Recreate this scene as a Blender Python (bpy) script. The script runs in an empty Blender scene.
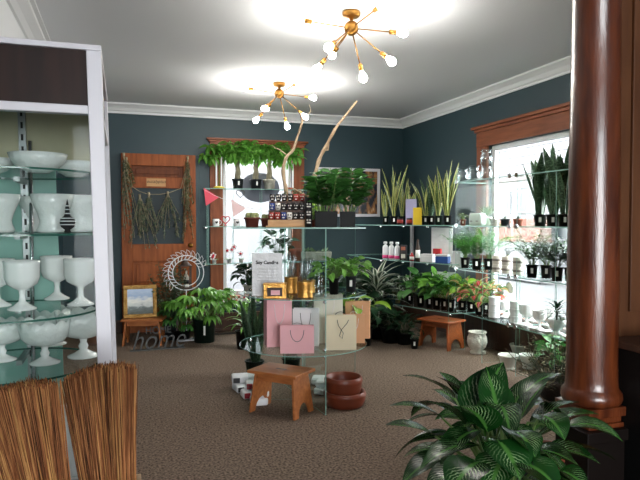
import bpy, math, random
from mathutils import Vector, Matrix, Euler
PI = math.pi
R = math.radians
S = bpy.context.scene
COL = S.collection

# ------------------------------------------------------------------ camera
YAW, PITCH, F = R(18.25), R(1.72), 600.0
CAMZ = 1.4
cam_d = bpy.data.cameras.new('camera')
cam = bpy.data.objects.new('camera', cam_d)
COL.objects.link(cam)
cam.location = (0, 0, CAMZ)
cam.rotation_euler = (PI / 2 - PITCH, 0, -YAW)
cam_d.sensor_width = 36
cam_d.lens = F / 640 * 36
cam_d.clip_start = 0.05
S.camera = cam
CM = Euler((PI / 2 - PITCH, 0, -YAW)).to_matrix()
C0 = Vector((0, 0, CAMZ))


def ray(px, py):
    return CM @ Vector(((px - 320) / F, -(py - 240) / F, -1))


def at_d(px, py, d):
    return C0 + ray(px, py) * d


def at_z(px, py, z):
    r = ray(px, py)
    return C0 + r * ((z - CAMZ) / r.z)


def at_Y(px, py, Y):
    r = ray(px, py)
    return C0 + r * (Y / r.y)


def at_X(px, py, X):
    r = ray(px, py)
    return C0 + r * (X / r.x)


def on(px, d, z):
    """point at picture column px, depth d, height z"""
    r = ray(px, 222)
    p = C0 + r * d
    return Vector((p.x, p.y, z))


def onX(px, X, z):
    r = ray(px, 222)
    p = C0 + r * (X / r.x)
    return Vector((X, p.y, z))


def onY(px, Y, z):
    r = ray(px, 222)
    p = C0 + r * (Y / r.y)
    return Vector((p.x, Y, z))


# ------------------------------------------------------------------ materials
def lin(c):
    out = []
    for v in c[:3]:
        v = v / 255.0
        out.append(v / 12.92 if v <= 0.04045 else ((v + 0.055) / 1.055) ** 2.4)
    return (*out, 1.0)


MATS = {}


def pmat(name, rgb, rough=0.5, metal=0.0, var=0.0, scale=8.0, stretch=(1, 1, 1), bump=0.0, rgb2=None, bscale=None,
         spec=0.5, sub=0.0, coat=0.0, detail=4, trans=0.0, alpha=None):
    m = bpy.data.materials.new(name)
    m.use_nodes = True
    nt = m.node_tree
    b = nt.nodes['Principled BSDF']
    c = lin(rgb)
    b.inputs['Base Color'].default_value = c
    b.inputs['Roughness'].default_value = rough
    b.inputs['Metallic'].default_value = metal
    b.inputs['Specular IOR Level'].default_value = spec
    if coat:
        b.inputs['Coat Weight'].default_value = coat
        b.inputs['Coat Roughness'].default_value = 0.15
    if rgb2 or var or bump:
        tc = nt.nodes.new('ShaderNodeTexCoord')
        mp = nt.nodes.new('ShaderNodeMapping')
        mp.inputs['Scale'].default_value = stretch
        nt.links.new(tc.outputs['Object'], mp.inputs['Vector'])
        if rgb2 or var:
            n = nt.nodes.new('ShaderNodeTexNoise')
            n.inputs['Scale'].default_value = scale
            n.inputs['Detail'].default_value = detail
            nt.links.new(mp.outputs['Vector'], n.inputs['Vector'])
            r = nt.nodes.new('ShaderNodeValToRGB')
            r.color_ramp.elements[0].position = 0.33
            r.color_ramp.elements[1].position = 0.67
            if rgb2:
                r.color_ramp.elements[0].color = c
                r.color_ramp.elements[1].color = lin(rgb2)
            else:
                r.color_ramp.elements[0].color = (*[x * (1 - var) for x in c[:3]], 1)
                r.color_ramp.elements[1].color = (*[min(1, x * (1 + var)) for x in c[:3]], 1)
            nt.links.new(n.outputs['Fac'], r.inputs['Fac'])
            nt.links.new(r.outputs['Color'], b.inputs['Base Color'])
        if bump:
            n2 = nt.nodes.new('ShaderNodeTexNoise')
            n2.inputs['Scale'].default_value = bscale or scale * 3
            n2.inputs['Detail'].default_value = 3
            nt.links.new(mp.outputs['Vector'], n2.inputs['Vector'])
            bp = nt.nodes.new('ShaderNodeBump')
            bp.inputs['Strength'].default_value = bump
            bp.inputs['Distance'].default_value = 0.02
            nt.links.new(n2.outputs['Fac'], bp.inputs['Height'])
            nt.links.new(bp.outputs['Normal'], b.inputs['Normal'])
    MATS[name] = m
    return m


def glassmat(name, tint, rough=0.02, refl=1.0):
    """thin clear glass: tinted pass-through plus a mirror-like sheen that grows at grazing angles"""
    m = bpy.data.materials.new(name)
    m.use_nodes = True
    nt = m.node_tree
    nt.nodes.clear()
    out = nt.nodes.new('ShaderNodeOutputMaterial')
    t = nt.nodes.new('ShaderNodeBsdfTransparent')
    t.inputs['Color'].default_value = (*tint, 1)
    g = nt.nodes.new('ShaderNodeBsdfGlossy')
    g.inputs['Roughness'].default_value = rough
    g.inputs['Color'].default_value = (.9, .95, .95, 1)
    fr = nt.nodes.new('ShaderNodeLayerWeight')
    fr.inputs['Blend'].default_value = 0.5
    pw = nt.nodes.new('ShaderNodeMath'); pw.operation = 'POWER'; pw.inputs[1].default_value = 4.5
    nt.links.new(fr.outputs['Facing'], pw.inputs[0])
    mu = nt.nodes.new('ShaderNodeMath')
    mu.operation = 'MULTIPLY_ADD'
    mu.inputs[1].default_value = 0.36 * min(refl, 1.2)
    mu.inputs[2].default_value = 0.008 * refl
    mix = nt.nodes.new('ShaderNodeMixShader')
    nt.links.new(pw.outputs[0], mu.inputs[0])
    nt.links.new(mu.outputs[0], mix.inputs['Fac'])
    nt.links.new(t.outputs[0], mix.inputs[1])
    nt.links.new(g.outputs[0], mix.inputs[2])
    nt.links.new(mix.outputs[0], out.inputs['Surface'])
    MATS[name] = m
    return m


def leafmat(name, base, edge=None, edge_w=0.12, stripe=None, stripe_n=14, mid=None, rough=0.4, band=None, trans=0.25, scale=6, patch=False, spec=.4):
    """leaf colours from the leaf's own UV: u across (0..1), v along (0..1)"""
    m = bpy.data.materials.new(name)
    m.use_nodes = True
    nt = m.node_tree
    N, L = nt.nodes, nt.links
    b = N['Principled BSDF']
    out = N['Material Output']
    tc = N.new('ShaderNodeTexCoord')
    sp = N.new('ShaderNodeSeparateXYZ')
    L.new(tc.outputs['UV'], sp.inputs[0])
    # |u-.5|*2
    a1 = N.new('ShaderNodeMath'); a1.operation = 'SUBTRACT'; a1.inputs[1].default_value = .5
    L.new(sp.outputs['X'], a1.inputs[0])
    a2 = N.new('ShaderNodeMath'); a2.operation = 'ABSOLUTE'
    L.new(a1.outputs[0], a2.inputs[0])
    a3 = N.new('ShaderNodeMath'); a3.operation = 'MULTIPLY'; a3.inputs[1].default_value = 2
    L.new(a2.outputs[0], a3.inputs[0])
    across = a3.outputs[0]
    ns = N.new('ShaderNodeTexNoise'); ns.inputs['Scale'].default_value = scale
    L.new(tc.outputs['Object'], ns.inputs['Vector'])
    rp = N.new('ShaderNodeValToRGB')
    c = lin(base)
    rp.color_ramp.elements[0].position = .35
    rp.color_ramp.elements[1].position = .65
    rp.color_ramp.elements[0].color = (c[0] * .6, c[1] * .65, c[2] * .6, 1)
    rp.color_ramp.elements[1].color = (min(1, c[0] * 1.5), min(1, c[1] * 1.35), min(1, c[2] * 1.3), 1)
    L.new(ns.outputs['Fac'], rp.inputs['Fac'])
    cur = rp.outputs['Color']

    def mixin(fac, col):
        nonlocal cur
        mx = N.new('ShaderNodeMix'); mx.data_type = 'RGBA'
        L.new(fac, mx.inputs[0]); L.new(cur, mx.inputs[6])
        mx.inputs[7].default_value = lin(col)
        cur = mx.outputs[2]

    if stripe:
        ab = N.new('ShaderNodeMath'); ab.operation = 'MULTIPLY_ADD'; ab.inputs[1].default_value = -0.42
        L.new(across, ab.inputs[0]); L.new(sp.outputs['Y'], ab.inputs[2])
        ad = N.new('ShaderNodeMath'); ad.operation = 'MULTIPLY'; ad.inputs[1].default_value = stripe_n * 2 * PI
        L.new(ab.outputs[0], ad.inputs[0])
        n2 = N.new('ShaderNodeTexNoise'); n2.inputs['Scale'].default_value = 18
        L.new(tc.outputs['UV'], n2.inputs['Vector'])
        ad2 = N.new('ShaderNodeMath'); ad2.operation = 'MULTIPLY_ADD'; ad2.inputs[1].default_value = 5
        L.new(n2.outputs['Fac'], ad2.inputs[0]); L.new(ad.outputs[0], ad2.inputs[2])
        sn = N.new('ShaderNodeMath'); sn.operation = 'SINE'
        L.new(ad2.outputs[0], sn.inputs[0])
        mr = N.new('ShaderNodeMapRange'); mr.inputs[1].default_value = .35; mr.inputs[2].default_value = .95
        L.new(sn.outputs[0], mr.inputs[0])
        fade = N.new('ShaderNodeMapRange'); fade.inputs[1].default_value = .95; fade.inputs[2].default_value = .5
        L.new(across, fade.inputs[0])
        mm = N.new('ShaderNodeMath'); mm.operation = 'MULTIPLY'
        L.new(mr.outputs[0], mm.inputs[0]); L.new(fade.outputs[0], mm.inputs[1])
        fc = mm.outputs[0]
        if patch:
            n3 = N.new('ShaderNodeTexNoise'); n3.inputs['Scale'].default_value = 9
            L.new(tc.outputs['Object'], n3.inputs['Vector'])
            m3 = N.new('ShaderNodeMapRange'); m3.inputs[1].default_value = .42; m3.inputs[2].default_value = .6
            L.new(n3.outputs['Fac'], m3.inputs[0])
            m4 = N.new('ShaderNodeMath'); m4.operation = 'MULTIPLY'
            L.new(fc, m4.inputs[0]); L.new(m3.outputs[0], m4.inputs[1]); fc = m4.outputs[0]
        mixin(fc, stripe)
    if band:
        w = N.new('ShaderNodeTexNoise'); w.inputs['Scale'].default_value = 5
        mpp = N.new('ShaderNodeMapping'); mpp.inputs['Scale'].default_value = (.6, 6, 1)
        L.new(tc.outputs['UV'], mpp.inputs[0]); L.new(mpp.outputs[0], w.inputs['Vector'])
        mr = N.new('ShaderNodeMapRange'); mr.inputs[1].default_value = .48; mr.inputs[2].default_value = .6
        L.new(w.outputs['Fac'], mr.inputs[0])
        mixin(mr.outputs[0], band)
    if mid:
        mr = N.new('ShaderNodeMapRange'); mr.inputs[1].default_value = .16; mr.inputs[2].default_value = .05
        L.new(across, mr.inputs[0])
        mixin(mr.outputs[0], mid)
    if edge:
        mr = N.new('ShaderNodeMapRange'); mr.inputs[1].default_value = 1 - edge_w * 2.2; mr.inputs[2].default_value = 1 - edge_w
        L.new(across, mr.inputs[0])
        mixin(mr.outputs[0], edge)
    L.new(cur, b.inputs['Base Color'])
    b.inputs['Roughness'].default_value = rough
    b.inputs['Specular IOR Level'].default_value = spec
    tr = N.new('ShaderNodeBsdfTranslucent')
    L.new(cur, tr.inputs['Color'])
    mx = N.new('ShaderNodeMixShader'); mx.inputs[0].default_value = trans
    L.new(b.outputs[0], mx.inputs[1]); L.new(tr.outputs[0], mx.inputs[2])
    L.new(mx.outputs[0], out.inputs['Surface'])
    MATS[name] = m
    return m


def emat(name, rgb, strength):
    m = bpy.data.materials.new(name)
    m.use_nodes = True
    nt = m.node_tree
    nt.nodes.clear()
    o = nt.nodes.new('ShaderNodeOutputMaterial')
    e = nt.nodes.new('ShaderNodeEmission')
    e.inputs[0].default_value = lin(rgb)
    e.inputs[1].default_value = strength
    nt.links.new(e.outputs[0], o.inputs[0])
    MATS[name] = m
    return m


pmat('paint_ceiling', (224, 226, 230), .9, bump=.05, scale=30)
pmat('paint_wall', (34, 58, 65), .55, var=.05, scale=1.5)
pmat('paint_crown', (222, 224, 226), .6)
pmat('carpet', (70, 58, 50), .95, rgb2=(150, 130, 114), scale=70, detail=8, bump=.8, bscale=120, spec=.1)
pmat('wood_trim', (116, 62, 36), .45, rgb2=(142, 82, 52), scale=3, stretch=(8, 8, 1), spec=.25)
pmat('wood_trim_h', (116, 62, 36), .45, rgb2=(142, 82, 52), scale=3, stretch=(1, 1, 9), spec=.25)
pmat('wood_door', (122, 62, 26), .5, rgb2=(152, 84, 42), scale=3, stretch=(9, 9, 1), spec=.2)
pmat('wood_door_dark', (84, 42, 20), .5, spec=.2, rgb2=(110, 58, 28), scale=3, stretch=(9, 9, 1))
pmat('wood_stool', (158, 90, 46), .4, rgb2=(188, 116, 64), scale=4, stretch=(2, 9, 9), coat=.25)
pmat('wood_stool_red', (132, 64, 30), .42, rgb2=(160, 84, 42), scale=4, stretch=(2, 9, 9), coat=.2)
pmat('wood_column', (70, 30, 14), .28, rgb2=(110, 54, 26), scale=5, stretch=(5, 5, .7), coat=.5, bump=.12, bscale=30)
pmat('wood_dark', (48, 27, 17), .5, rgb2=(70, 42, 27), scale=3, stretch=(6, 6, .8))
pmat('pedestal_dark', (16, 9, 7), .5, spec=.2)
pmat('wood_partition', (78, 46, 26), .5, rgb2=(96, 60, 36), scale=3, stretch=(6, 6, .8), spec=.3)
pmat('wood_chest', (62, 38, 27), .5, rgb2=(84, 54, 40), scale=3, stretch=(1, 6, 9))
pmat('wood_panel_brown', (26, 13, 9), .5, spec=.2, rgb2=(42, 22, 16), scale=2.5, stretch=(7, 7, .8))
pmat('wood_light', (186, 140, 92), .5, rgb2=(206, 164, 116), scale=4, stretch=(2, 9, 9))
pmat('wood_bin', (150, 118, 84), .6, rgb2=(176, 146, 110), scale=4, stretch=(2, 9, 9))
pmat('driftwood', (132, 108, 84), .85, rgb2=(184, 162, 134), scale=6, stretch=(1, 1, 1), bump=.5, bscale=40)
pmat('bark', (108, 104, 86), .85, rgb2=(142, 136, 112), scale=14, bump=.4, bscale=50)
pmat('white_frame', (212, 210, 216), .4)
pmat('white_sash', (226, 230, 234), .5)
pmat('cream_board', (196, 192, 160), .7, var=.05)
pmat('mint_board', (134, 180, 168), .6, var=.05)
pmat('shelf_rail', (150, 156, 156), .35, metal=.7)
pmat('black_slot', (12, 12, 12), .8)
pmat('milk_glass', (240, 242, 240), .16, coat=.5, var=.02, scale=3)
pmat('milk_glass_bumpy', (226, 232, 229), .2, coat=.4, bump=.25, bscale=60, scale=10)  # slightly greyer milk glass with a fine bump
pmat('glass_edge', (142, 182, 172), .2)
pmat('glass_edge_dark', (42, 92, 80), .2)
pmat('chrome', (200, 205, 208), .15, metal=1)
pmat('brass', (158, 114, 56), .28, metal=1)
pmat('gold_tin', (214, 160, 84), .3, metal=.85, bump=.3, bscale=70, scale=20)
pmat('terracotta', (120, 54, 32), .45, var=.14, scale=5, coat=.25)
pmat('terracotta_inner', (132, 72, 48), .7, var=.1)
pmat('terracotta_pale', (164, 92, 70), .8, var=.08)
pmat('pot_black', (12, 13, 13), .5, spec=.2)
pmat('pot_green', (16, 32, 25), .5, spec=.2)
pmat('pot_charcoal', (32, 37, 39), .6, spec=.25)
pmat('pot_white', (206, 206, 198), .5, var=.04)
pmat('pot_brown', (110, 54, 44), .6, var=.1)
pmat('pot_mossy', (216, 214, 204), .8, rgb2=(170, 168, 152), scale=16, bump=.5, bscale=40)
pmat('soil', (34, 24, 18), 1, var=.3, scale=60, bump=.6, bscale=90)
pmat('label_white', (235, 235, 230), .6)
pmat('paper_pink', (244, 186, 192), .75, var=.03)
pmat('paper_pink_dark', (230, 162, 170), .75, var=.03)
pmat('paper_white', (244, 242, 244), .75)
pmat('paper_cream', (240, 228, 196), .75, var=.03)
pmat('paper_sage', (234, 232, 214), .75, var=.03)
pmat('paper_tan', (228, 174, 132), .75, var=.03)
pmat('cord_white', (232, 228, 226), .8)
pmat('cord_grey', (110, 104, 100), .8)
pmat('twine', (150, 138, 112), .9)
pmat('ink', (24, 24, 26), .7)
pmat('card_kraft', (190, 146, 100), .8, var=.06)
pmat('pink_felt', (222, 86, 104), .85)
pmat('pink_felt_pale', (238, 204, 206), .85)
pmat('red_bloom', (188, 22, 52), .6)
pmat('white_bloom', (240, 232, 234), .5)
pmat('plastic_white', (232, 234, 236), .4)
pmat('plastic_pink', (224, 60, 130), .4)
pmat('plastic_blue', (52, 92, 168), .4)
pmat('plastic_red', (176, 36, 40), .4)
pmat('box_yellow', (232, 196, 28), .5)
pmat('card_lilac', (150, 146, 176), .6)
pmat('card_dark', (38, 36, 40), .6)
pmat('paint_teal_box', (36, 62, 68), .5, var=.06)
pmat('sign_grey', (92, 98, 110), .6, var=.06)
pmat('broom_straw', (112, 62, 34), .8, rgb2=(172, 116, 72), scale=70, stretch=(1, 1, .1), spec=.2)
pmat('broom_straw_light', (150, 104, 54), .8, rgb2=(196, 148, 92), scale=60, stretch=(1, 1, .1), spec=.2)
pmat('broom_straw_dark', (48, 27, 16), .85, rgb2=(116, 72, 42), scale=60, stretch=(1, 1, .1), spec=.2)
pmat('gilt', (150, 112, 56), .4, metal=.6, bump=.8, bscale=60, scale=20, rgb2=(190, 150, 86))
pmat('metal_grey', (74, 76, 76), .45, metal=.5, var=.15, scale=20)
pmat('wire_white', (214, 216, 220), .5)
pmat('lantern_brown', (60, 42, 32), .6, var=.2)
pmat('door_glass', (52, 64, 68), .4, rgb2=(34, 44, 47), scale=2.5, detail=2, spec=.15)
pmat('ceramic_white', (214, 210, 200), .5, rgb2=(190, 186, 174), scale=22, bump=.5, bscale=50)
pmat('ceramic_mint', (214, 232, 224), .3)
pmat('ceramic_brown', (96, 62, 44), .35, var=.25, scale=9)
pmat('tin_stripe', (206, 200, 188), .4, bump=.1)
pmat('tin_grey', (128, 120, 112), .5)
pmat('basket_dark', (42, 30, 24), .9, var=.3, scale=40, bump=.9, bscale=70)
pmat('wrap_clear_white', (236, 236, 238), .35, var=.06, scale=14, bump=.4, bscale=25)
pmat('wrap_red', (160, 30, 48), .4)
pmat('siding', (100, 101, 103), .8, var=.04)
pmat('brick', (84, 50, 38), .9, var=.12, scale=10)
pmat('car_standin_dark', (14, 26, 30), .3)
pmat('asphalt', (70, 70, 72), .9, var=.1)
pmat('cactus', (92, 112, 66), .8, rgb2=(176, 176, 124), scale=40, bump=.6, bscale=60)
pmat('stem_green', (92, 120, 60), .6)
pmat('stem_pale', (196, 198, 160), .7)
pmat('stem_dark', (52, 70, 42), .7)
pmat('skull_black', (26, 22, 24), .5)
pmat('skull_red', (150, 44, 34), .5)
pmat('skull_blue', (46, 66, 130), .5)
pmat('skull_white', (226, 220, 212), .5)
pmat('eye_yellow', (226, 206, 70), .5)
pmat('vent', (38, 30, 26), .7)
glassmat('glass', (.95, .975, .965), .02, 1.0)
glassmat('glass_case', (.955, .97, .965), .02, .4)
glassmat('glass_jar', (.86, .89, .89), .1, 12)
glassmat('window_glass', (.97, .98, .98), .01, .7)
leafmat('leaf_snake', (74, 100, 52), edge=(206, 204, 122), edge_w=.2, band=(128, 146, 92), rough=.4, trans=.12)
leafmat('leaf_snake_green', (40, 66, 46), edge=(74, 100, 70), edge_w=.12, band=(84, 112, 84), rough=.4, trans=.12)
leafmat('leaf_peace', (16, 54, 18), stripe=(136, 164, 116), stripe_n=12, mid=(70, 120, 50), rough=.26, trans=.06, patch=True, spec=.22)
leafmat('leaf_money', (92, 156, 60), mid=(150, 190, 100), rough=.5, trans=.45)
leafmat('leaf_bright', (100, 156, 62), mid=(120, 170, 80), rough=.4, trans=.3)
leafmat('leaf_lime', (128, 176, 60), mid=(176, 206, 100), rough=.4, trans=.3)
leafmat('leaf_mid', (58, 110, 50), mid=(80, 130, 66), rough=.35, trans=.2)
leafmat('leaf_dark', (24, 52, 32), mid=(44, 78, 48), rough=.35, trans=.12)
leafmat('leaf_var', (40, 70, 44), edge=(214, 220, 204), edge_w=.3, rough=.4, trans=.15)
leafmat('leaf_fern', (74, 150, 54), rough=.6, trans=.5, spec=.2)
leafmat('leaf_grey', (88, 104, 84), rough=.7, trans=.15)
leafmat('leaf_olive', (92, 96, 62), rough=.7, trans=.15)
leafmat('leaf_dry', (90, 84, 58), rough=.8, trans=.15)
leafmat('leaf_succulent', (116, 148, 108), edge=(170, 160, 140), edge_w=.12, rough=.5, trans=.1)
leafmat('leaf_caladium', (206, 190, 140), edge=(74, 122, 52), edge_w=.4, mid=(176, 40, 60), rough=.4, trans=.25)
leafmat('leaf_coleus', (168, 48, 58), edge=(120, 150, 60), edge_w=.22, mid=(206, 120, 130), rough=.45, trans=.25)
emat('bulb_glow', (255, 250, 240), 125.0)


# ------------------------------------------------------------------ mesh builder
class B:
    def __init__(self):
        self.v = []; self.f = []; self.m = []; self.uv = []; self.T = Matrix.Identity(4); self.s = []

    def V(self, p):
        self.v.append(tuple(self.T @ Vector(p)))
        return len(self.v) - 1

    def Fc(self, idx, m=0, uv=None, smooth=False):
        self.f.append(tuple(idx)); self.m.append(m); self.uv.append(uv); self.s.append(smooth)

    def box(self, c, s, m=0, rz=0.0, top=1.0, top_off=(0, 0), me=None):
        """box centred c, size s; top = taper factor of the upper face; me = material of edge faces (glass sheets)"""
        cx, cy, cz = c; sx, sy, sz = (a / 2 for a in s)
        q = []
        cr, sr = math.cos(rz), math.sin(rz)
        for k, zz in enumerate((-sz, sz)):
            t = 1 if k == 0 else top
            for (a, b) in ((-1, -1), (1, -1), (1, 1), (-1, 1)):
                x, y = a * sx * t + k * top_off[0], b * sy * t + k * top_off[1]
                q.append(self.V((cx + x * cr - y * sr, cy + x * sr + y * cr, cz + zz)))
        fs = [((0, 3, 2, 1), 2), ((4, 5, 6, 7), 2), ((0, 1, 5, 4), 1), ((2, 3, 7, 6), 1), ((1, 2, 6, 5), 0), ((3, 0, 4, 7), 0)]
        thin = min(range(3), key=lambda i: s[i])
        for f, ax in fs:
            self.Fc([q[i] for i in f], m if (me is None or ax == thin) else me)
        return self

    def lathe(self, prof, c=(0, 0, 0), n=24, m=0, smooth=True, scal=0, samp=0.0, facets=None):
        """profile of (r, z) revolved; scal/samp ripple the radius (and the rim)"""
        cx, cy, cz = c
        rings = []
        for (r, z) in prof:
            if r < 1e-5:
                rings.append([self.V((cx, cy, cz + z))])
                continue
            ring = []
            for i in range(n):
                a = 2 * PI * i / n
                k = 1 + samp * math.cos(scal * a) if scal else 1
                ring.append(self.V((cx + r * k * math.cos(a), cy + r * k * math.sin(a), cz + z)))
            rings.append(ring)
        for a, b in zip(rings, rings[1:]):
            if len(a) == 1 and len(b) == 1:
                continue
            for i in range(n):
                j = (i + 1) % n
                if len(a) == 1:
                    self.Fc((a[0], b[j], b[i]), m, None, smooth)
                elif len(b) == 1:
                    self.Fc((a[i], a[j], b[0]), m, None, smooth)
                else:
                    self.Fc((a[i], a[j], b[j], b[i]), m, None, smooth)
        return self

    def sphere(self, c, r, m=0, n=14, sz=1.0):
        k = max(5, n // 2)
        return self.lathe([(r * math.sin(PI * i / k), -r * sz * math.cos(PI * i / k)) for i in range(k + 1)], c, n, m)

    def cyl(self, c, r, h, m=0, n=20, r2=None, smooth=True):
        r2 = r if r2 is None else r2
        return self.lathe([(0, 0), (r, 0), (r2, h), (0, h)], c, n, m, smooth) if False else self._cyl(c, r, r2, h, m, n)

    def _cyl(self, c, r, r2, h, m, n):
        a = []; b = []
        for i in range(n):
            t = 2 * PI * i / n
            a.append(self.V((c[0] + r * math.cos(t), c[1] + r * math.sin(t), c[2])))
            b.append(self.V((c[0] + r2 * math.cos(t), c[1] + r2 * math.sin(t), c[2] + h)))
        for i in range(n):
            j = (i + 1) % n
            self.Fc((a[i], a[j], b[j], b[i]), m, None, True)
        self.Fc(a[::-1], m); self.Fc(b, m)
        return self

    def tube(self, pts, r, n=6, m=0, closed=False, caps=True):
        pts = [Vector(p) for p in pts]
        k = len(pts)
        rs = r if isinstance(r, (list, tuple)) else [r] * k
        rings = []
        pn = None
        for i, p in enumerate(pts):
            if closed:
                d = pts[(i + 1) % k] - pts[i - 1]
            else:
                d = pts[min(i + 1, k - 1)] - pts[max(i - 1, 0)]
            if d.length < 1e-9:
                d = Vector((0, 0, 1))
            d.normalize()
            if pn is None:
                u = d.cross(Vector((0, 0, 1)))
                if u.length < .05:
                    u = d.cross(Vector((1, 0, 0)))
            else:
                u = pn - d * pn.dot(d)
                if u.length < 1e-6:
                    u = d.cross(Vector((1, .3, 0)))
            u.normalize(); pn = u
            w = d.cross(u)
            rings.append([self.V(p + (u * math.cos(2 * PI * j / n) + w * math.sin(2 * PI * j / n)) * rs[i]) for j in range(n)])
        rr = list(zip(rings, rings[1:]))
        if closed:
            rr.append((rings[-1], rings[0]))
        for a, b in rr:
            for j in range(n):
                jj = (j + 1) % n
                self.Fc((a[j], b[j], b[jj], a[jj]), m, None, True)
        if caps and not closed:
            self.Fc(rings[0], m); self.Fc(rings[-1][::-1], m)
        return self

    def prism(self, poly, h0, h1, m=0, me=None, axis='z'):
        """polygon of 2D points extruded from h0 to h1 along an axis"""
        def P(a, b, h):
            return (a, b, h) if axis == 'z' else ((a, h, b) if axis == 'y' else (h, a, b))
        lo = [self.V(P(a, b, h0)) for a, b in poly]
        hi = [self.V(P(a, b, h1)) for a, b in poly]
        self.Fc(lo[::-1], m); self.Fc(hi, m)
        n = len(poly)
        for i in range(n):
            j = (i + 1) % n
            self.Fc((lo[i], lo[j], hi[j], hi[i]), m if me is None else me)
        return self

    def sweep(self, prof, a, b, out, m=0):
        """straight moulding: prof of (outward, up) swept from a to b"""
        a, b, out = Vector(a), Vector(b), Vector(out)
        A = [self.V(a + out * o + Vector((0, 0, u))) for o, u in prof]
        Z = [self.V(b + out * o + Vector((0, 0, u))) for o, u in prof]
        n = len(prof)
        for i in range(n):
            j = (i + 1) % n
            self.Fc((A[i], A[j], Z[j], Z[i]), m)
        self.Fc(A, m); self.Fc(Z[::-1], m)
        return self

    def leaf(self, p, az, el, L, W, droop=.6, n=5, fold=.2, shape='ovate', m=0, roll=0.0, twist=0.0):
        p = Vector(p)
        prev = None
        st = L / n
        pos = p.copy()
        e = el
        for i in range(n + 1):
            t = i / n
            if shape == 'ovate':
                w = math.sin(PI * min(1, t ** .75)) ** .9 if 0 < t < 1 else 0.0
            elif shape == 'strap':
                w = (0.55 + .45 * min(1, t * 2.5)) * (1 - max(0, (t - .62) / .38) ** 1.6)
            elif shape == 'lance':
                w = math.sin(PI * t ** .6) if 0 < t < 1 else 0
            elif shape == 'heart':
                w = (min(1, t * 5) ** .6) * (1 - t) ** .6 * 1.25
            else:
                w = 1 - t
            w = max(w, .02) * W / 2
            d = Vector((math.cos(az) * math.cos(e), math.sin(az) * math.cos(e), math.sin(e)))
            side = Vector((-math.sin(az), math.cos(az), 0))
            upv = side.cross(d) * -1
            rr = roll + twist * t
            side = side * math.cos(rr) + upv * math.sin(rr)
            nrm = d.cross(side)
            if i:
                pos = pos + d * st
            ff = nrm * (fold * w)
            cur = (self.V(pos + side * w + ff), self.V(pos), self.V(pos - side * w + ff))
            if prev:
                t0 = (i - 1) / n
                self.Fc((prev[0], prev[1], cur[1], cur[0]), m, ((0, t0), (.5, t0), (.5, t), (0, t)), True)
                self.Fc((prev[1], prev[2], cur[2], cur[1]), m, ((.5, t0), (1, t0), (1, t), (.5, t)), True)
            prev = cur
            e -= droop / n
        return pos

    def build(self, name, mats, parent=None, loc=(0, 0, 0), rot=(0, 0, 0), bevel=0.0, label=None, kind=None, segs=2):
        me = bpy.data.meshes.new(name)
        me.from_pydata(self.v, [], self.f)
        if not isinstance(mats, (list, tuple)):
            mats = [mats]
        for k in mats:
            me.materials.append(MATS[k])
        me.polygons.foreach_set('material_index', self.m)
        me.polygons.foreach_set('use_smooth', self.s)
        if any(u is not None for u in self.uv):
            ul = me.uv_layers.new(name='UVMap')
            flat = []
            for f, u in zip(self.f, self.uv):
                if u is None:
                    flat.extend([.5, .5] * len(f))
                else:
                    for q in u:
                        flat.extend(q)
            ul.data.foreach_set('uv', flat)
        me.update()
        o = bpy.data.objects.new(name, me)
        COL.objects.link(o)
        o.location = loc; o.rotation_euler = rot
        if parent is not None:
            o.parent = parent
        if bevel:
            md = o.modifiers.new('bevel', 'BEVEL'); md.width = bevel; md.segments = segs
            md.limit_method = 'ANGLE'; md.angle_limit = R(40)
            md.harden_normals = False
        if label:
            o['label'] = label
        if kind:
            o['kind'] = kind
        return o


def tag(o, label, cat, group=None, kind=None):
    o['label'] = label; o['category'] = cat
    if group: o['group'] = group
    if kind: o['kind'] = kind
    return o


def thing(name, label, cat, loc=(0, 0, 0), rz=0.0, group=None, rot=None):
    o = bpy.data.objects.new(name, None)
    COL.objects.link(o)
    o.empty_display_size = .05
    o.location = loc
    o.rotation_euler = rot if rot else (0, 0, rz)
    return tag(o, label, cat, group)


def struct(o):
    o['kind'] = 'structure'
    return o


def kids(o):
    return [c for c in bpy.data.objects if c.parent == o]


KID = {}


def dup(root, loc, rz=None, label=None, group=None, rot=None, scale=None):
    if root.name not in KID:
        KID[root.name] = [(c, kids(c)) for c in kids(root)]
    r = root.copy(); COL.objects.link(r); r.location = loc
    if rot: r.rotation_euler = rot
    elif rz is not None: r.rotation_euler = (0, 0, rz)
    if scale: r.scale = (scale,) * 3 if not isinstance(scale, tuple) else scale
    if label: r['label'] = label
    if group: r['group'] = group
    for ch, gs in KID[root.name]:
        c = ch.copy(); COL.objects.link(c); c.parent = r
        for g in gs:
            d = g.copy(); COL.objects.link(d); d.parent = c
    return r


def text_part(name, body, size, mat, parent, loc, rot, depth=.001, shear=0.0, bold=0.0, align='CENTER', label=None, sx=1.0):
    cu = bpy.data.curves.new(name, 'FONT')
    cu.body = body; cu.size = size; cu.extrude = depth; cu.shear = shear; cu.offset = bold
    cu.align_x = align; cu.align_y = 'CENTER' if align == 'CENTER' else 'BOTTOM_BASELINE'
    tmp = bpy.data.objects.new(name + '_tmp', cu)
    COL.objects.link(tmp)
    dg = bpy.context.evaluated_depsgraph_get(); dg.update()
    me = bpy.data.meshes.new_from_object(tmp.evaluated_get(dg))
    bpy.data.objects.remove(tmp); bpy.data.curves.remove(cu)
    me.name = name
    me.materials.clear(); me.materials.append(MATS[mat])
    o = bpy.data.objects.new(name, me)
    COL.objects.link(o)
    o.parent = parent; o.location = loc; o.rotation_euler = rot; o.scale = (sx, 1, 1)
    if label: o['label'] = label
    return o
# ------------------------------------------------------------------ room
CH = 2.88
XL, XR, YB, YF = -.69, 3.9, 7.97, -3.2
T = .14


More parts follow.
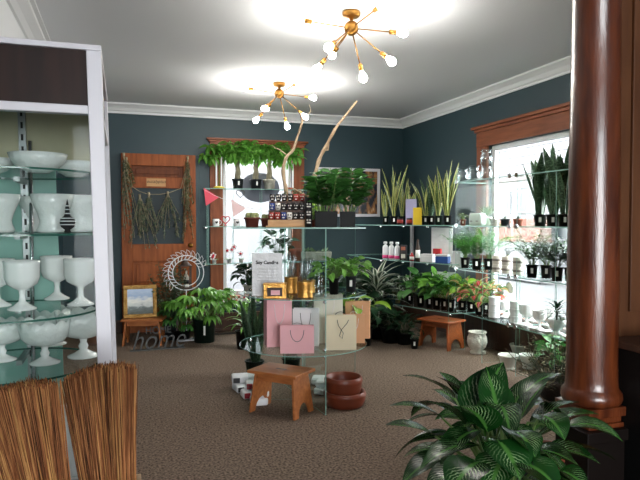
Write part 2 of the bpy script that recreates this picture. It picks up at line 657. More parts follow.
def wall_with_hole(name, axis, pos, outw, a0, a1, h0, h1, z0, z1, mat='paint_wall'):
    """wall along an axis with one rectangular opening; outw = sign of the outside"""
    b = B()
    segs = [(a0, h0, 0, CH), (h1, a1, 0, CH), (h0, h1, 0, z0), (h0, h1, z1, CH)]
    for (p, q, u, w) in segs:
        if q - p < 1e-4 or w - u < 1e-4: continue
        if axis == 'x':
            b.box(((p + q) / 2, pos + outw * T / 2, (u + w) / 2), (q - p, T, w - u))
        else:
            b.box((pos + outw * T / 2, (p + q) / 2, (u + w) / 2), (T, q - p, w - u))
    return struct(b.build(name, mat))


WBX0, WBX1, WBZ0, WBZ1 = 1.27, 2.22, .42, 2.33
WRY0, WRY1, WRZ0, WRZ1 = 3.7, 5.80, .42, 2.25
struct(B().box(((XL + XR) / 2, (YB + YF) / 2, -.05), (XR - XL + .6, YB - YF + .6, .1)).build('floor', 'carpet'))
struct(B().box(((XL + XR) / 2, (YB + YF) / 2, CH + .05), (XR - XL + .6, YB - YF + .6, .1)).build('ceiling', 'paint_ceiling'))
wall_with_hole('wall_back', 'x', YB, 1, XL - T, XR + T, WBX0, WBX1, WBZ0, WBZ1)
wall_with_hole('wall_right', 'y', XR, 1, YF, YB, WRY0, WRY1, WRZ0, WRZ1)
struct(B().box((XL - T / 2, (YF + YB) / 2, CH / 2), (T, YB - YF, CH)).build('wall_left', 'paint_wall'))
wall_with_hole('wall_front', 'x', YF, -1, XL - T, XR + T, -.6, 1.9, .35, 2.6)  # opening cut for the added fill daylight behind the camera

crown = [(0, 0), (.105, 0), (.105, -.018), (.085, -.03), (.05, -.055), (.03, -.085), (.012, -.095), (.012, -.12), (0, -.12)]
e = .001
struct(B().sweep(crown, (XL, YB - e, CH - e), (XR, YB - e, CH - e), (0, -1, 0)).build('trim_1', 'paint_crown'))
struct(B().sweep(crown, (XR - e, YF, CH - e), (XR - e, YB, CH - e), (-1, 0, 0)).build('trim_2', 'paint_crown'))
crown2 = [(0, 0), (.15, 0), (.15, -.012), (.12, -.014), (.115, -.03), (.06, -.06), (.03, -.09), (.012, -.095), (.012, -.13), (0, -.13)]
struct(B().sweep(crown2, (XL + e, YF, CH - e), (XL + e, YB, CH - e), (1, 0, 0)).build('trim_3', 'paint_crown'))
struct(B().box((XL + .012, (YF + YB) / 2, 2.50), (.022, YB - YF - .02, .50)).build('trim_6', 'paint_crown'))
bb = [(0, 0), (.022, 0), (.022, .13), (.01, .16), (0, .16)]
struct(B().sweep(bb, (XL, YB - e, 0), (XR, YB - e, 0), (0, -1, 0)).build('baseboard_back', 'wood_dark'))
struct(B().sweep(bb, (XL + e, YF, 0), (XL + e, YB, 0), (1, 0, 0)).build('baseboard_left', 'wood_dark'))
struct(B().sweep([(0, 0), (.03, 0), (.03, .36), (.05, .38), (.05, .41), (0, .41)], (XR - e, 2.4, 0), (XR - e, YB - .02, 0), (-1, 0, 0)).build('baseboard_right', 'wood_dark'))


def window(name, axis, pos, inn, a0, a1, z0, z1, head, tw, mat, math_, split=None):
    """wood casing + white sash + glass. inn = direction into the room (sign)"""
    root = bpy.data.objects.new(name, None); COL.objects.link(root); root['kind'] = 'structure'

    def bx(b, u0, u1, w0, w1, d0, d1, m=0):
        u, z = (u0 + u1) / 2, (w0 + w1) / 2
        d = pos + inn * (d0 + d1) / 2
        if axis == 'x': b.box((u, d, z), (u1 - u0, abs(d1 - d0), w1 - w0), m)
        else: b.box((d, u, z), (abs(d1 - d0), u1 - u0, w1 - w0), m)
    b = B()
    bx(b, a0 - tw, a0, z0 - .03, z1, 0, .03); bx(b, a1, a1 + tw, z0 - .03, z1, 0, .03)
    b.build('casing', mat, root, bevel=.004)
    b = B()
    bx(b, a0 - tw, a1 + tw, z1, z1 + head * .72, 0, .035)
    bx(b, a0 - tw - .02, a1 + tw + .02, z1 + head * .72, z1 + head * .86, 0, .055)
    bx(b, a0 - tw - .045, a1 + tw + .045, z1 + head * .86, z1 + head, 0, .085)
    b.build('head_casing', math_, root, bevel=.004)
    b = B(); bx(b, a0 - tw - .02, a1 + tw + .02, z0 - .035, z0, 0, .07)
    b.build('sill', math_, root, bevel=.004)
    b = B()
    s = .055
    for (p, q, u, w) in ((a0, a0 + s, z0, z1), (a1 - s, a1, z0, z1), (a0 + s, a1 - s, z1 - s, z1), (a0 + s, a1 - s, z0, z0 + s)):
        bx(b, p, q, u, w, -.09, -.04)
    if split: bx(b, a0 + s, a1 - s, split - .02, split + .02, -.09, -.05)
    b.build('sash', 'white_sash', root, bevel=.003)
    b = B()
    if axis == 'x': b.box(((a0 + a1) / 2, pos - inn * .067, (z0 + z1) / 2), (a1 - a0 - 2 * s, .004, z1 - z0 - 2 * s))
    else: b.box((pos - inn * .067, (a0 + a1) / 2, (z0 + z1) / 2), (.004, a1 - a0 - 2 * s, z1 - z0 - 2 * s))
    b.build('pane', 'window_glass', root)
    return root


window('window_1', 'x', YB, -1, WBX0, WBX1, WBZ0, WBZ1, .17, .17, 'wood_trim', 'wood_trim_h')
window('window_2', 'y', XR, -1, WRY0, WRY1, WRZ0, WRZ1, .23, .2, 'wood_trim', 'wood_trim_h')
window('added_front_window', 'x', YF, 1, -.6, 1.9, .35, 2.6, .17, .13, 'wood_trim', 'wood_trim_h')  # unseen storefront window, added and sized as frontal fill light

# what stands outside the windows
h = thing('neighbor_house', 'white sided house with brick base seen through the side window', 'house', (9.5, 14.5, 0))
b = B()
b.box((.1, 0, 2.6), (.2, 18, 5.2))
for i in range(24): b.box((-.015, 0, .45 + i * .2), (.03, 18, .02))
b.build('wall', 'siding', h)
B().box((-.2, -1.9, 1.2), (.4, 2.2, .55)).build('brick_base', 'brick', h)
B().box((-.2, -1.9, .46), (.36, 2.1, .92)).build('foundation', 'siding', h)
for (y0, zc) in ((-.9, 1.9), (-2.1, 1.9), (-3.3, 1.25), (.6, 1.3)):  # invented house windows, standing in for dark parked cars
    f = B().box((-.03, y0, zc), (.06, 1.0, .55)).build('car_standin_frame', 'siding', h)
    B().box((-.065, y0, zc), (.02, .86, .45)).build('pane', 'car_standin_dark', f)
gr = struct(B().box((8, 8, -.16), (16, 40, .2)).build('ground', 'asphalt'))
h = thing('garage', 'pale sided garage seen through the back window', 'building', (1.6, 12.2, 0))
b = B(); b.box((0, .1, 1.6), (5, .2, 3.2)); b.build('wall', 'siding', h)
b = B(); b.prism([(-2.7, 3.1), (2.7, 3.1), (0, 4.3)], -.1, .3, axis='y'); b.build('gable', 'siding', h)

# ------------------------------------------------------------------ opening at the right: column on pedestal, dark panelled partition, beam
cp = on(593.5, 2.6, 0)
c = thing('column', 'tall round varnished wooden column on a square pedestal, at the right', 'column', (cp.x, cp.y, 0))
b = B()
b.lathe([(0, .615), (.098, .615), (.118, .62), (.126, .64), (.124, .665), (.112, .68), (.108, .69), (.106, .72), (.104, .8), (.106, 1.1), (.104, 1.5), (.100, 2.0), (.095, 2.5), (.11, 2.52), (.115, 2.56), (0, 2.56)], n=40)
b.build('shaft', 'wood_column', c)
b = B()
b.box((0, 0, .595), (.21, .21, .04)); b.box((0, 0, .56), (.17, .17, .03)); b.box((0, 0, .535), (.19, .19, .02))
b.build('plinth', 'wood_column', c, bevel=.004)
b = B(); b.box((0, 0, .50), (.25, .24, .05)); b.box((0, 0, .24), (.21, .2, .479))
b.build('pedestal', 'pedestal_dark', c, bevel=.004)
b = B()
x0 = on(614, 2.62, 0).x
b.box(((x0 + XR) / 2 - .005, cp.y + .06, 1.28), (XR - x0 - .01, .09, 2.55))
for i in range(3):
    xx = x0 + .32 + i * .55
    b.box((xx, cp.y + .008, 1.7), (.42, .016, 1.4))
struct(b.build('wall_partition', 'wood_partition', bevel=.003))
struct(B().box(((XL + XR) / 2, cp.y + .03, 2.72), (XR - XL - .01, .2, .31)).build('trim_4', 'paint_crown', bevel=.004))
# low cabinet with a ledge in front of the partition
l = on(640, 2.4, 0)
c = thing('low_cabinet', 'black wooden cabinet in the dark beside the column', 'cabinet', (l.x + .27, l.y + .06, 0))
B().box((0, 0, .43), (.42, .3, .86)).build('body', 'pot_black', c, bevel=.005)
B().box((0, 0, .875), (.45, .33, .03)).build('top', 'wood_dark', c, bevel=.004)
p = at_d(634, 341, 2.3)
tag(B().box((l.x + .22, l.y, .91), (.3, .09, .036)).build('card_box', 'card_kraft', bevel=.003), 'pale slim box lying on the black cabinet by the column', 'box')

# ------------------------------------------------------------------ ceiling lamps
lamp = thing('ceiling_lamp', 'large brass sputnik ceiling lamp, the nearer of the two', 'ceiling lamp', on(351, 4.27, CH), YAW * -1, 'brass sputnik ceiling lamps')
b = B(); b.lathe([(0, 0), (.062, 0), (.064, -.012), (.062, -.03), (.05, -.04), (.015, -.045), (.012, -.07), (0, -.07)][::-1], n=28)
b.build('canopy', 'brass', lamp)
b = B(); b.sphere((0, 0, -.115), .052, n=24); b.build('hub', 'brass', lamp)
dirs = [(.37, 0, -.035), (-.38, -.05, .045), (.19, -.32, .055), (.275, -.1, -.26), (.085, 0, -.35), (-.13, .32, -.1), (-.165, -.26, -.21), (-.25, .03, -.285)]
hub = Vector((0, 0, -.115))
for d in dirs:
    d = Vector(d); L = d.length; u = d / L
    b = B(); b.tube([hub + u * .045, hub + u * (L - .1)], .0045, 8)
    arm = b.build('arm', 'brass', lamp)
    b = B(); b.tube([hub + u * (L - .105), hub + u * (L - .1), hub + u * (L - .055), hub + u * (L - .05)], [.009, .016, .016, .013], 14)
    b.build('socket', 'brass', arm)
    q = u.to_track_quat('Z', 'Y').to_matrix().to_4x4()
    b = B(); b.T = Matrix.Translation(hub + u * (L - .055)) @ q
    b.lathe([(0, 0), (.011, 0), (.013, .012), (.02, .026), (.028, .045), (.029, .058), (.024, .072), (.012, .082), (0, .085)], n=16)
    b.build('bulb', 'bulb_glow', arm, label='glowing white bulb')
dup(lamp, on(279.5, 6.43, CH), -YAW + R(6), 'brass sputnik ceiling lamp further back, above the glass shelves', scale=1.0)

# ------------------------------------------------------------------ the door against the back wall
Yd = YB - .03
X0, X1 = onY(121.5, Yd, 0).x, onY(195.5, Yd, 0).x
dw = X1 - X0
d = thing('panelled_door', 'old orange-brown wooden door with a glass pane against the back wall', 'door', ((X0 + X1) / 2, Yd, 0))
hx = dw / 2
ZT = 2.26
st = .125


def bxd(b, x0, x1, z0, z1, d0, d1, m=0):
    b.box(((x0 + x1) / 2, (d0 + d1) / 2, (z0 + z1) / 2), (x1 - x0, abs(d1 - d0), z1 - z0), m)


b = B(); bxd(b, -hx, -hx + st, 0, ZT, 0, -.05); bxd(b, hx - st - .03, hx, 0, ZT, 0, -.05)
b.build('stile', 'wood_door', d, bevel=.003)
b = B()
for (z0, z1) in ((2.11, ZT), (1.83, 1.97), (.90, 1.12), (.48, .6), (0, .2)): bxd(b, -hx + st, hx - st - .03, z0, z1, 0, -.048)
b.build('rail', 'wood_door', d, bevel=.003)
for (z0, z1) in ((1.97, 2.11), (.6, .9), (.2, .48)):
    b = B(); bxd(b, -hx + st, hx - st - .03, z0, z1, -.005, -.02)
    bxd(b, -hx + st + .045, hx - st - .075, z0 + .035, z1 - .035, -.02, -.032)
    b.build('panel', 'wood_door_dark' if z0 > 1.5 else 'wood_door', d, bevel=.006)
b = B(); bxd(b, -hx + st, hx - st - .03, 1.12, 1.83, -.01, -.02)
b.build('pane', 'door_glass', d, label='dark glass pane of the door')
kb = B(); kb.T = Matrix.Translation((hx - .075, -.05, 1.1)) @ Matrix.Rotation(PI / 2, 4, 'X')
kb.lathe([(0, 0), (.03, 0), (.03, .008), (.012, .012), (.011, .04), (.026, .05), (.03, .065), (.024, .08), (0, .084)], n=18)
kb.build('knob', 'brass', d)
kc = tag(B().box((0, 0, 0), (.235, .004, .1)).build('name_card', 'card_kraft', loc=onY(156.5, Yd - .056, 1.4 - (182.5 - 222) / 600 * 7.6)), 'small kraft paper card with handwriting on the door', 'card')
text_part('lettering', 'eucalyptus', .055, 'ink', kc, (0, -.004, .01), (PI / 2, 0, 0), shear=.35, depth=.0006)

# blue-grey post between door and window
struct(B().box((onY(204, YB, 0).x - .11, YB - .02, 1.1), (.1, .04, 2.2)).build('trim_5', 'paint_wall', bevel=.003))

# ------------------------------------------------------------------ display case at the left
cx0, cx1, cy0, cy1, ct = XL + .03, -.05, 2.24, 3.2, 1.995
case = thing('display_case', 'tall white framed glass display case with brown top panel, full of milk glass', 'display case', ((cx0 + cx1) / 2, (cy0 + cy1) / 2, 0))
case_o = Vector(case.location)


def cb(b, x0, x1, y0, y1, z0, z1, m=0, me=None):
    b.box(((x0 + x1) / 2 - case_o.x, (y0 + y1) / 2 - case_o.y, (z0 + z1) / 2), (x1 - x0, y1 - y0, z1 - z0), m, me=me)


b = B(); cb(b, cx0, cx1, cy0, cy1, .06, .5); b.build('base_cabinet', 'white_frame', case, bevel=.004)
b = B(); cb(b, cx0 + .03, cx1 - .03, cy0 + .03, cy1 - .03, 0, .06); b.build('kick_base', 'card_dark', case)
for (x, y) in ((cx0, cy0), (cx1 - .05, cy0), (cx0, cy1 - .05), (cx1 - .05, cy1 - .05)):
    b = B(); cb(b, x, x + .05, y, y + .05, .5, ct); b.build('corner_post', 'white_frame', case, bevel=.003)
b = B(); cb(b, cx0, cx1, cy0, cy1, ct, ct + .02); b.build('roof', 'white_frame', case, bevel=.003)
b = B(); cb(b, cx0 + .05, cx1 - .05, cy0 + .004, cy0 + .045, 1.775, 1.805)
cb(b, cx1 - .045, cx1 - .004, cy0 + .05, cy1 - .05, 1.775, 1.805)
b.build('rail', 'white_frame', case, bevel=.003)
b = B(); cb(b, cx0 + .05, cx1 - .05, cy0 + .015, cy0 + .03, 1.805, ct); b.build('valance', 'wood_panel_brown', case, label='dark brown top panel')
b = B(); cb(b, cx1 - .03, cx1 - .015, cy0 + .05, cy1 - .05, 1.805, ct); b.build('valance', 'wood_panel_brown', case)
b = B(); cb(b, cx0 + .05, cx1 - .05, cy0 + .02, cy0 + .025, .5, 1.775, 0, 1); b.build('front_glass', ['glass_case', 'glass_edge'], case)
b = B(); cb(b, cx1 - .025, cx1 - .02, cy0 + .05, cy1 - .05, .5, 1.775, 0, 1); b.build('side_glass', ['glass_case', 'glass_edge'], case)
b = B(); cb(b, cx0 + .01, cx0 + .02, cy0 + .05, cy1 - .05, .5, ct); b.build('side_panel', 'mint_board', case)
b = B(); cb(b, cx0 + .05, cx0 + .36, cy1 - .02, cy1 - .01, .5, 1.7); b.build('back_panel', 'mint_board', case)
b = B(); cb(b, cx0 + .05, cx1 - .05, cy1 - .03, cy1 - .01, 1.7, ct); b.build('back_header', 'cream_board', case)
# slotted upright with shelf brackets
px_, py_ = on(22, 2.75, 0).x, on(22, 2.75, 0).y + .28
b = B(); cb(b, px_ - .016, px_ + .016, cy1 - .06, cy1 - .035, .5, ct)
up = b.build('shelf_standard', 'shelf_rail', case)
b = B()
for i in range(26): cb(b, px_ - .005, px_ + .005, cy1 - .062, cy1 - .059, .53 + i * .057, .56 + i * .057)
b.build('slots', 'black_slot', up)
CCX, CCY, CRAD = -.43, 2.80, .335
CZ = [.80, 1.03, 1.354, 1.607]


def shelf_poly(r, n=40):
    pts = []
    for i in range(n):
        a = 2 * PI * i / n
        x = max(CCX + r * math.cos(a), cx0 + .03) - case_o.x
        pts.append((x, CCY + r * math.sin(a) - case_o.y))
    out = []
    for q in pts:
        if not out or (abs(q[0] - out[-1][0]) + abs(q[1] - out[-1][1])) > 1e-4: out.append(q)
    return out


for z in CZ:
    b = B(); b.prism(shelf_poly(CRAD), z - .008, z, 0, 1)
    sh = b.build('shelf', ['glass_case', 'glass_edge_dark'], case)
    b = B()
    cb(b, px_ - .012, px_ + .012, CCY + .1, cy1 - .06, z - .03, z - .009)
    b.build('bracket', 'shelf_rail', sh)
b = B(); b.tube([(px_ + .03 - case_o.x, cy1 - .09 - case_o.y, .5), (px_ + .03 - case_o.x, cy1 - .09 - case_o.y, 1.78)], .009, 10)
b.build('pole', 'chrome', case)


for o in kids(case):
    if o.name.split('.')[0] in ('shelf', 'pole'): continue
    for oo in [o] + kids(o):
        for vv in oo.data.vertices: vv.co.x -= (vv.co.z - 1.45) * .024


# milk glass ware -----------------------------------------------------------
def ware(name, label, cat, prof, loc, group, mat='milk_glass', scal=0, samp=0, n=32, foot_split=None, rz=0):
    t = thing(name, label, cat, loc, rz, group)
    if foot_split:
        k = foot_split
        b = B(); b.lathe(prof[k:], n=n, scal=scal, samp=samp); b.build('bowl', mat, t)
        b = B(); b.lathe(prof[:k + 1], n=n); b.build('stem', mat, t)
    else:
        b = B(); b.lathe(prof, n=n, scal=scal, samp=samp); b.build('body', mat, t)
    return t


goblet_p = [(0, 0), (.058, 0), (.058, .006), (.035, .018), (.014, .035), (.011, .06), (.014, .082), (.036, .092), (.06, .108), (.070, .135), (.071, .19), (.073, .207), (.068, .206), (.066, .14), (.055, .114), (.02, .102), (0, .1)]
goblet_p = [(r * .98, z) for r, z in goblet_p]
gz = CZ[1] + .001


def cas(px, d, z):
    return on(px, d, z)


g1 = ware('goblet', 'white milk glass goblet with wide foot, nearest on the middle shelf', 'goblet', goblet_p, cas(21, 2.52, gz), 'milk glass goblets in the case', scal=8, samp=.025, foot_split=7)
for px, dd, lab in ((-4, 2.62, 'white milk glass goblet cut off by the left edge, beside the nearest goblet'),
                    (56, 2.86, 'white milk glass goblet partly behind the rightmost goblet'),
                    (80, 2.66, 'rightmost white milk glass goblet on the case shelf')):
    dup(g1, cas(px, dd, gz), .3, lab)
comp_p = [(0, 0), (.05, 0), (.05, .006), (.03, .016), (.012, .03), (.016, .045), (.01, .06), (.013, .075), (.032, .08), (.06, .092), (.076, .115), (.082, .145), (.084, .185), (.079, .185), (.077, .145), (.06, .1), (.02, .088), (0, .086)]


def compote(label, px, d, s, z):
    t = thing('compote', label, 'compote bowl', cas(px, d, z), 0, 'scalloped milk glass compotes in the case')
    b = B(); n = 48
    prof = [(r * s, q * s) for r, q in comp_p]
    # scalloped rim: raise the rim ring with the angle
    b.lathe(prof[8:], n=n)
    v = b.v
    for i, p in enumerate(v):
        if p[2] > .17 * s:
            a = math.atan2(p[1], p[0])
            v[i] = (p[0] * 1.03, p[1] * 1.03, p[2] + .016 * s * abs(math.sin(a * 6)) - .008)
    b.build('bowl', 'milk_glass_bumpy', t)
    b = B(); b.lathe(prof[:9], n=28); b.build('stem', 'milk_glass', t)
    t.scale = (1.25, 1.25, 1.0)
    return t


compote('scalloped milk glass compote in front on the lower case shelf', 43, 2.53, .98, CZ[0] + .001)
compote('scalloped milk glass compote at the right end of the lower case shelf', 82, 2.66, 1.08, CZ[0] + .001)
compote('scalloped milk glass compote at the left edge of the lower case shelf', 0, 2.58, .92, CZ[0] + .001)
compote('scalloped milk glass compote hidden behind the front one', 52, 2.92, .95, CZ[0] + .001)
bowl_p = [(0, 0), (.045, 0), (.05, .006), (.08, .02), (.105, .045), (.118, .08), (.113, .08), (.1, .047), (.075, .026), (0, .012)]
zt = CZ[3] + .001
w = ware('serving_bowl', 'wide white milk glass bowl in the middle of the top case shelf', 'bowl', bowl_p, cas(39, 2.55, zt), 'milk glass bowls on the top case shelf', mat='milk_glass_bumpy')
dup(w, cas(75, 2.78, zt), 0, 'white milk glass bowl at the right end of the top case shelf', scale=.85)
dup(w, cas(-9, 2.62, zt), 0, 'white milk glass bowl cut off by the left picture edge', scale=.85)
VS = 1.16
vase_p = [(0, 0), (.052, 0), (.058, .01), (.05, .03), (.046, .05), (.055, .085), (.068, .12), (.08, .165), (.076, .165), (.062, .12), (.045, .05), (0, .02)]
zt = CZ[2] + .001
vase_p = [(r * VS, z) for r, z in vase_p]
w = ware('flared_vase', 'white milk glass flared vase behind the black striped bottle', 'vase', vase_p, cas(53, 2.62, zt), 'flared milk glass vases in the case', mat='milk_glass_bumpy')
dup(w, cas(81, 2.72, zt), 0, 'rightmost white milk glass flared vase in the case')
dup(w, cas(38, 2.9, zt), 0, 'white milk glass flared vase standing furthest back')
dup(w, cas(-2, 2.6, zt), 0, 'white milk glass flared vase at the left picture edge')
t = thing('bottle_ornament', 'small black genie bottle with white writing bands in front of the vases', 'bottle', cas(67.5, 2.51, zt), 0)
b = B(); b.lathe([(0, 0), (.012, 0), (.014, .006), (.01, .012), (.026, .024), (.031, .042), (.028, .058), (.014, .07), (.010, .08), (.008, .105), (.004, .125), (.001, .14), (0, .14)], n=24)
b.build('body', 'ink', t)
b = B()
for z, r in ((.032, .0305), (.046, .0322), (.058, .0285), (.078, .0118), (.095, .0098), (.11, .0082)):
    b.lathe([(r - .002, z), (r, z + .001), (r, z + .0035), (r - .002, z + .0045)], n=24)
b.build('writing_band', 'plastic_white', t)
t = thing('jug', 'glazed brown ceramic jug at the back of the lower case shelf', 'jug', cas(93, 2.93, CZ[0] + .001), 0)
b = B(); b.lathe([(0, 0), (.035, 0), (.05, .03), (.055, .08), (.045, .12), (.03, .14), (.034, .165), (.028, .165), (.024, .14), (0, .12)], n=22); b.build('body', 'ceramic_brown', t)
b = B(); b.tube([(-.03, 0, .15), (-.06, 0, .14), (-.075, 0, .1), (-.05, 0, .06)], .006, 8); b.build('handle', 'ceramic_brown', t)

# ------------------------------------------------------------------ brooms in a bin
corner = at_z(141, 473, .65)
bx_, by_ = corner.x - .29, corner.y - .18
t = thing('broom_bin', 'pale wooden bin holding the straw brooms at lower left', 'bin', (bx_, by_, 0))
for (x, y, sx, sy) in ((0, .172, .58, .012), (0, -.172, .58, .012), (.284, 0, .012, .332), (-.284, 0, .012, .332)):
    B().box((x, y, .325), (sx, sy, .65)).build('side_panel', 'wood_bin', t, bevel=.002)
B().box((0, 0, .02), (.55, .33, .012)).build('bottom_panel', 'wood_bin', t)
b = B()
for (x, y) in ((.275, .163), (-.275, .163), (.275, -.163), (-.275, -.163)): b.box((x, y, .33), (.02, .02, .62))
b.build('corner_strip', 'wood_bin', t)


def broom(label, base_px, top_px, dB, dT, topw, botw, seed, edge_tilt):
    rnd = random.Random(seed)
    base = at_d(base_px[0], base_px[1], dB)
    top = at_d(top_px[0], top_px[1], dT)
    t = thing('straw_broom', label, 'broom', base, 0, 'straw brooms standing head up')
    ax = (top - base)
    L = ax.length; ax.normalize()
    rt = CM @ Vector((1, 0, 0)); rt = (rt - ax * rt.dot(ax)).normalized()
    nn = ax.cross(rt)
    for nm, cnt, mt in (('bristles', 1200, 'broom_straw'), ('bristles', 900, 'broom_straw_dark'), ('bristles', 380, 'broom_straw_light')):
        b = B()
        for i in range(cnt):
            u = rnd.uniform(-1, 1); w = rnd.uniform(-1, 1) * math.sqrt(max(0, 1 - u * u * .8))
            p0 = rt * (u * botw / 2 * .9) + nn * (w * .022) + ax * rnd.uniform(-.02, .02)
            len_ = L * (1 + rnd.gauss(0, .009) - .03 * u * u + edge_tilt * u)
            p2 = rt * (u * topw / 2 + rnd.gauss(0, .006)) + nn * (w * .045 + rnd.gauss(0, .005)) + ax * len_
            p1 = (p0 + p2) / 2 + rt * (u * (topw - botw) * .05 + rnd.gauss(0, .003)) + nn * rnd.gauss(0, .004)
            r = rnd.uniform(.0009, .0017)
            b.tube([p0, p1, p2], [r * 1.3, r, r * .6], 3, caps=False)
        b.build(nm, mt, t, kind='stuff')
    b = B()
    for k in (.02, .05, .08, .3):
        o = ax * (L * k)
        wd = botw / 2 + (topw - botw) / 2 * k + .004
        b.tube([o + rt * (wd * math.cos(a)) + nn * ((.03 + .02 * k) * math.sin(a)) for a in [2 * PI * i / 24 for i in range(24)]], .0022, 5, closed=True)
    b.build('binding', 'twine', t)
    b = B(); hb = Vector((base.x * .1, 0, -base.z + .03))
    b.tube([ax * .12, Vector((0, 0, 0)), Vector((0, 0, -base.z + .03))], [.012, .012, .012], 10)
    b.build('handle', 'wood_light', t)


broom('reddish brown straw broom head up, the one at the left edge', (62, 600), (16, 386), 1.66, 1.64, .21, .075, 3, .0)
broom('reddish brown straw broom head up, right of the other broom', (119, 600), (98, 368), 1.72, 1.75, .20, .055, 4, .015)

# ------------------------------------------------------------------ plant library
def pot_prof(r, h, t=.006, taper=.78, rim=.0):
    rb = r * taper
    pr = [(0, 0), (rb, 0)]
    if rim: pr += [(r - .004, h - rim), (r + .004, h - rim + .001), (r + .005, h)]
    else: pr += [(r, h)]
    pr += [(r - t, h), (r - t - .002, h * .88), (0, h * .88)]
    return pr


def add_pot(t, r, h, mat='pot_black', taper=.78, rim=.012, label=True, n=22, face=None, soil=True, square=False, z=0):
    b = B()
    if square:
        b.box((0, 0, h / 2 * .0 + h / 2), (2 * r * taper, 2 * r * taper, h), top=1 / taper)
        p = b.build('pot', mat, t, bevel=.003)
    else:
        b.lathe(pot_prof(r, h, rim=rim, taper=taper), n=n)
        p = b.build('pot', mat, t)
    if soil and not square:
        b = B(); b.lathe([(r * .93, h * .885), (r * .5, h * .91), (0, h * .92)][::1], n=16)
        b.build('soil', 'soil', t)
    if label:
        a = face if face is not None else math.atan2(-t.location.y, -t.location.x) - t.rotation_euler.z
        b = B()
        w = min(.022, r * .45); rr = r * (taper + (1 - taper) * .5) + .004
        ca, sa = math.cos(a), math.sin(a)
        q = []
        for zz, k in ((h * .36, -.0), (h * .76, .0)):
            rz = r * (taper + (1 - taper) * zz / h) + .0035
            for s in (-1, 1):
                q.append(b.V((ca * rz - sa * s * w / 2, sa * rz + ca * s * w / 2, zz)))
            for s in (1, -1):
                q.append(b.V((ca * (rz - .003) - sa * s * w / 2, sa * (rz - .003) + ca * s * w / 2, zz)))
        b.Fc((q[0], q[1], q[5], q[4])); b.Fc((q[2], q[3], q[7], q[6])); b.Fc((q[1], q[2], q[6], q[5])); b.Fc((q[3], q[0], q[4], q[7]))
        b.Fc((q[4], q[5], q[6], q[7])); b.Fc((q[3], q[2], q[1], q[0]))
        b.build('price_label', 'label_white', p)
    return p


